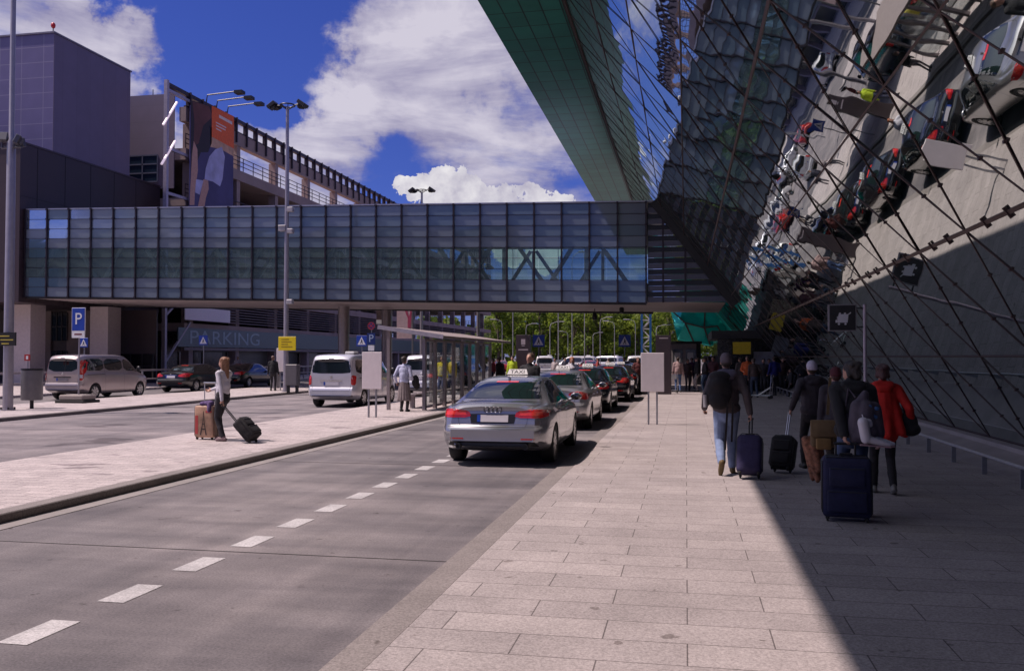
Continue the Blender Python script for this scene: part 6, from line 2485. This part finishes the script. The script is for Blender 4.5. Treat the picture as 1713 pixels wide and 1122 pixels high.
# slim street lamps of the car park
CPL = 'slim lamp posts in the distant car park'
sl0 = thing('car_park_lamp', 'x', 'lamp post', (0, 0, 0), 0, CPL)
MB().tube([(0, 0, 0), (0, 0, 7.4), (.12, 0, 7.9), (.7, 0, 8.2)], [.05, .035, .03, .025], 8).build('pole', mat('far_lamp_pole', (.34, .34, .37), .5, .2), sl0, smooth=50)
MB().box(.65, 1.35, -.12, .12, 8.13, 8.25, bev=.03).build('lamp_head', mat('far_lamp_pole', (.5, .5, .52)), sl0)
fl_ = [(858, 78, 1.5, 'tall slim lamp post left of the dark totem'), (920, 82, .62, 'short lamp post right of the totem crossing sign'), (934, 74, 1.5, 'tall bare lamp post between the two crossing signs, leftmost'), (957, 88, 1.5, 'tall bare lamp post between the two crossing signs, middle'),
       (978, 80, 1.45, 'tall bare lamp post between the two crossing signs, rightmost'), (1004, 96, .75, 'medium lamp post left of the second crossing sign'), (1028, 100, .72, 'medium lamp post just left of the second crossing sign'),
       (880, 104, .7, 'medium lamp post behind the totem'), (950, 112, .62, 'short distant lamp post in the middle of the car park'), (992, 118, .62, 'short distant lamp post right of the middle of the car park'), (1063, 96, .72, 'lamp post just left of the lattice mast'), (1098, 90, .62, 'lamp post just right of the lattice mast'), (840, 92, .7, 'lamp post at the corner of the garage')]
for k, (pa, d, s, lab) in enumerate(fl_):
    x, y = colx(pa, d)
    c = sl0 if k == 0 else dup(sl0)
    c.location = (x, y, 0)
    c.rotation_euler = (0, 0, R(0 if k % 2 else 170))
    c.scale = (1, 1, s)
    c['label'] = lab

# ------------------------------------------------------------------ trees
leafms = [mat('leaf_light', (.25, .32, .035), .6, var=.35, scale=.8), mat('leaf_mid', (.17, .25, .03), .6, var=.35, scale=.8), mat('leaf_dark', (.085, .14, .022), .65, var=.35, scale=.8)]
for lm in leafms:
    t_ = lm.node_tree
    pb_ = t_.nodes['Principled BSDF']
    tl_ = t_.nodes.new('ShaderNodeBsdfTranslucent')
    t_.links.new(pb_.inputs['Base Color'].links[0].from_socket, tl_.inputs[0])
    mx_ = t_.nodes.new('ShaderNodeMixShader')
    mx_.inputs[0].default_value = .55
    t_.links.new(pb_.outputs[0], mx_.inputs[1])
    t_.links.new(tl_.outputs[0], mx_.inputs[2])
    t_.links.new(mx_.outputs[0], [n for n in t_.nodes if n.type == 'OUTPUT_MATERIAL'][0].inputs[0])
bark = mat('bark', (.09, .07, .055), .9, var=.3)


def tree(seed, H_, Wd, mi):
    r = random.Random(seed)
    t = thing('broadleaf_tree', 'x', 'tree', (0, 0, 0), 0, 'trees beyond the car park')
    m = MB()
    m.tube([(0, 0, 0), (.1, 0, H_ * .3), (.15, .1, H_ * .6), (0, 0, H_ * .85)], [.28, .2, .12, .04], 8)
    cl = []
    for k in range(30):
        a = r.uniform(0, 2 * math.pi)
        zz = r.uniform(.22, .97)
        rad = Wd * .5 * math.sin(math.pi * min(.97, max(.12, (zz - .12) / .95))) ** .7 * r.uniform(.35, 1.0)
        c = Vector((rad * math.cos(a), rad * math.sin(a), H_ * zz))
        cl.append((c, r.uniform(.7, 1.5)))
        if k % 3 == 0:
            m.tube([(.1, .05, H_ * max(.2, zz - .25)), c * .6 + Vector((0, 0, H_ * zz * .35)), c], [.09, .06, .02], 5)
    m.build('trunk', bark, t, smooth=60)
    lv_ = MB()
    for c, cr in cl:
        for q in range(95):
            v = Vector((r.gauss(0, 1), r.gauss(0, 1), r.gauss(0, .75))).normalized() * cr * r.uniform(.45, 1.1)
            p_ = c + v
            n_ = (v.normalized() + Vector((r.uniform(-.7, .7), r.uniform(-.7, .7), r.uniform(-.2, .8)))).normalized()
            a_ = n_.orthogonal().normalized()
            b_ = n_.cross(a_)
            s_ = r.uniform(.14, .30)
            ang = r.uniform(0, 6.28)
            u_ = (a_ * math.cos(ang) + b_ * math.sin(ang)) * s_
            w_ = (b_ * math.cos(ang) - a_ * math.sin(ang)) * s_ * .7
            k_ = mi if r.random() < .6 else r.randrange(3)
            lv_.add([p_ - u_, p_ + w_, p_ + u_, p_ - w_], [(0, 1, 2, 3)], k_)
    lv_.build('crown', leafms, t)
    return t


protos = [tree(1, 13, 8.5, 0), tree(2, 14.5, 9, 1), tree(3, 12, 9.5, 0), tree(4, 15, 7.5, 2), tree(5, 11, 8, 1)]
rt = random.Random(11)
desc = ['bright green tree', 'mid green tree', 'wide yellow green tree', 'dark narrow tree', 'small rounded tree']
used = set()
places = [('left of the dark totem', 832), ('just above the dark totem', 856), ('behind the totem crossing sign', 880), ('right of the totem crossing sign', 904), ('above the first tall bare lamp', 930), ('behind the middle bare lamp', 955), ('right of the tallest bare lamps', 980),
          ('left of the second crossing sign', 1004), ('above the second crossing sign', 1028), ('right of the second crossing sign', 1050), ('left of the lattice mast', 1070), ('right of the lattice mast', 1098), ('beside the turquoise glass', 1120)]
for k, (where, pa) in enumerate(places):
    for row in (0, 1):
        d = 185 + row * 28 + rt.uniform(-8, 8)
        ti = rt.randrange(5)
        x, y = colx(pa + (12 if row else 0) + rt.uniform(-4, 4), d)
        t = protos[ti] if ti not in used else dup(protos[ti])
        used.add(ti)
        s = rt.uniform(.9, 1.25) + row * .15
        t.location = (x, y, 0)
        t.scale = (s * 1.1, s * 1.1, s)
        t.rotation_euler = (0, 0, rt.uniform(0, 6))
        t['label'] = desc[ti] + (' of the rear row ' if row else ' of the front row ') + where
for i, t in enumerate(protos):
    if i not in used:
        for c in list(t.children):
            bpy.data.objects.remove(c)
        bpy.data.objects.remove(t)
# dense wood behind as one mass
r = random.Random(77)
wd_ = MB()
for k in range(9000):
    pa = r.uniform(700, 1300)
    d = r.uniform(235, 250)
    x, y = colx(pa, d)
    hmax = 11.0 + 2.2 * math.sin(x * .35) + 1.2 * math.sin(x * 1.1 + 2)
    z = r.uniform(0, 1) ** .7 * hmax
    n_ = Vector((r.uniform(-1, 1), r.uniform(-1.4, .3), r.uniform(-.3, 1))).normalized()
    a_ = n_.orthogonal().normalized() * r.uniform(.4, .9)
    b_ = n_.cross(a_)
    p_ = Vector((x, y, z))
    wd_.add([p_ - a_, p_ + b_, p_ + a_, p_ - b_], [(0, 1, 2, 3)], r.choice((0, 1, 1, 2, 2)))
o = wd_.build('wood', leafms)
tag(o, kind='stuff')
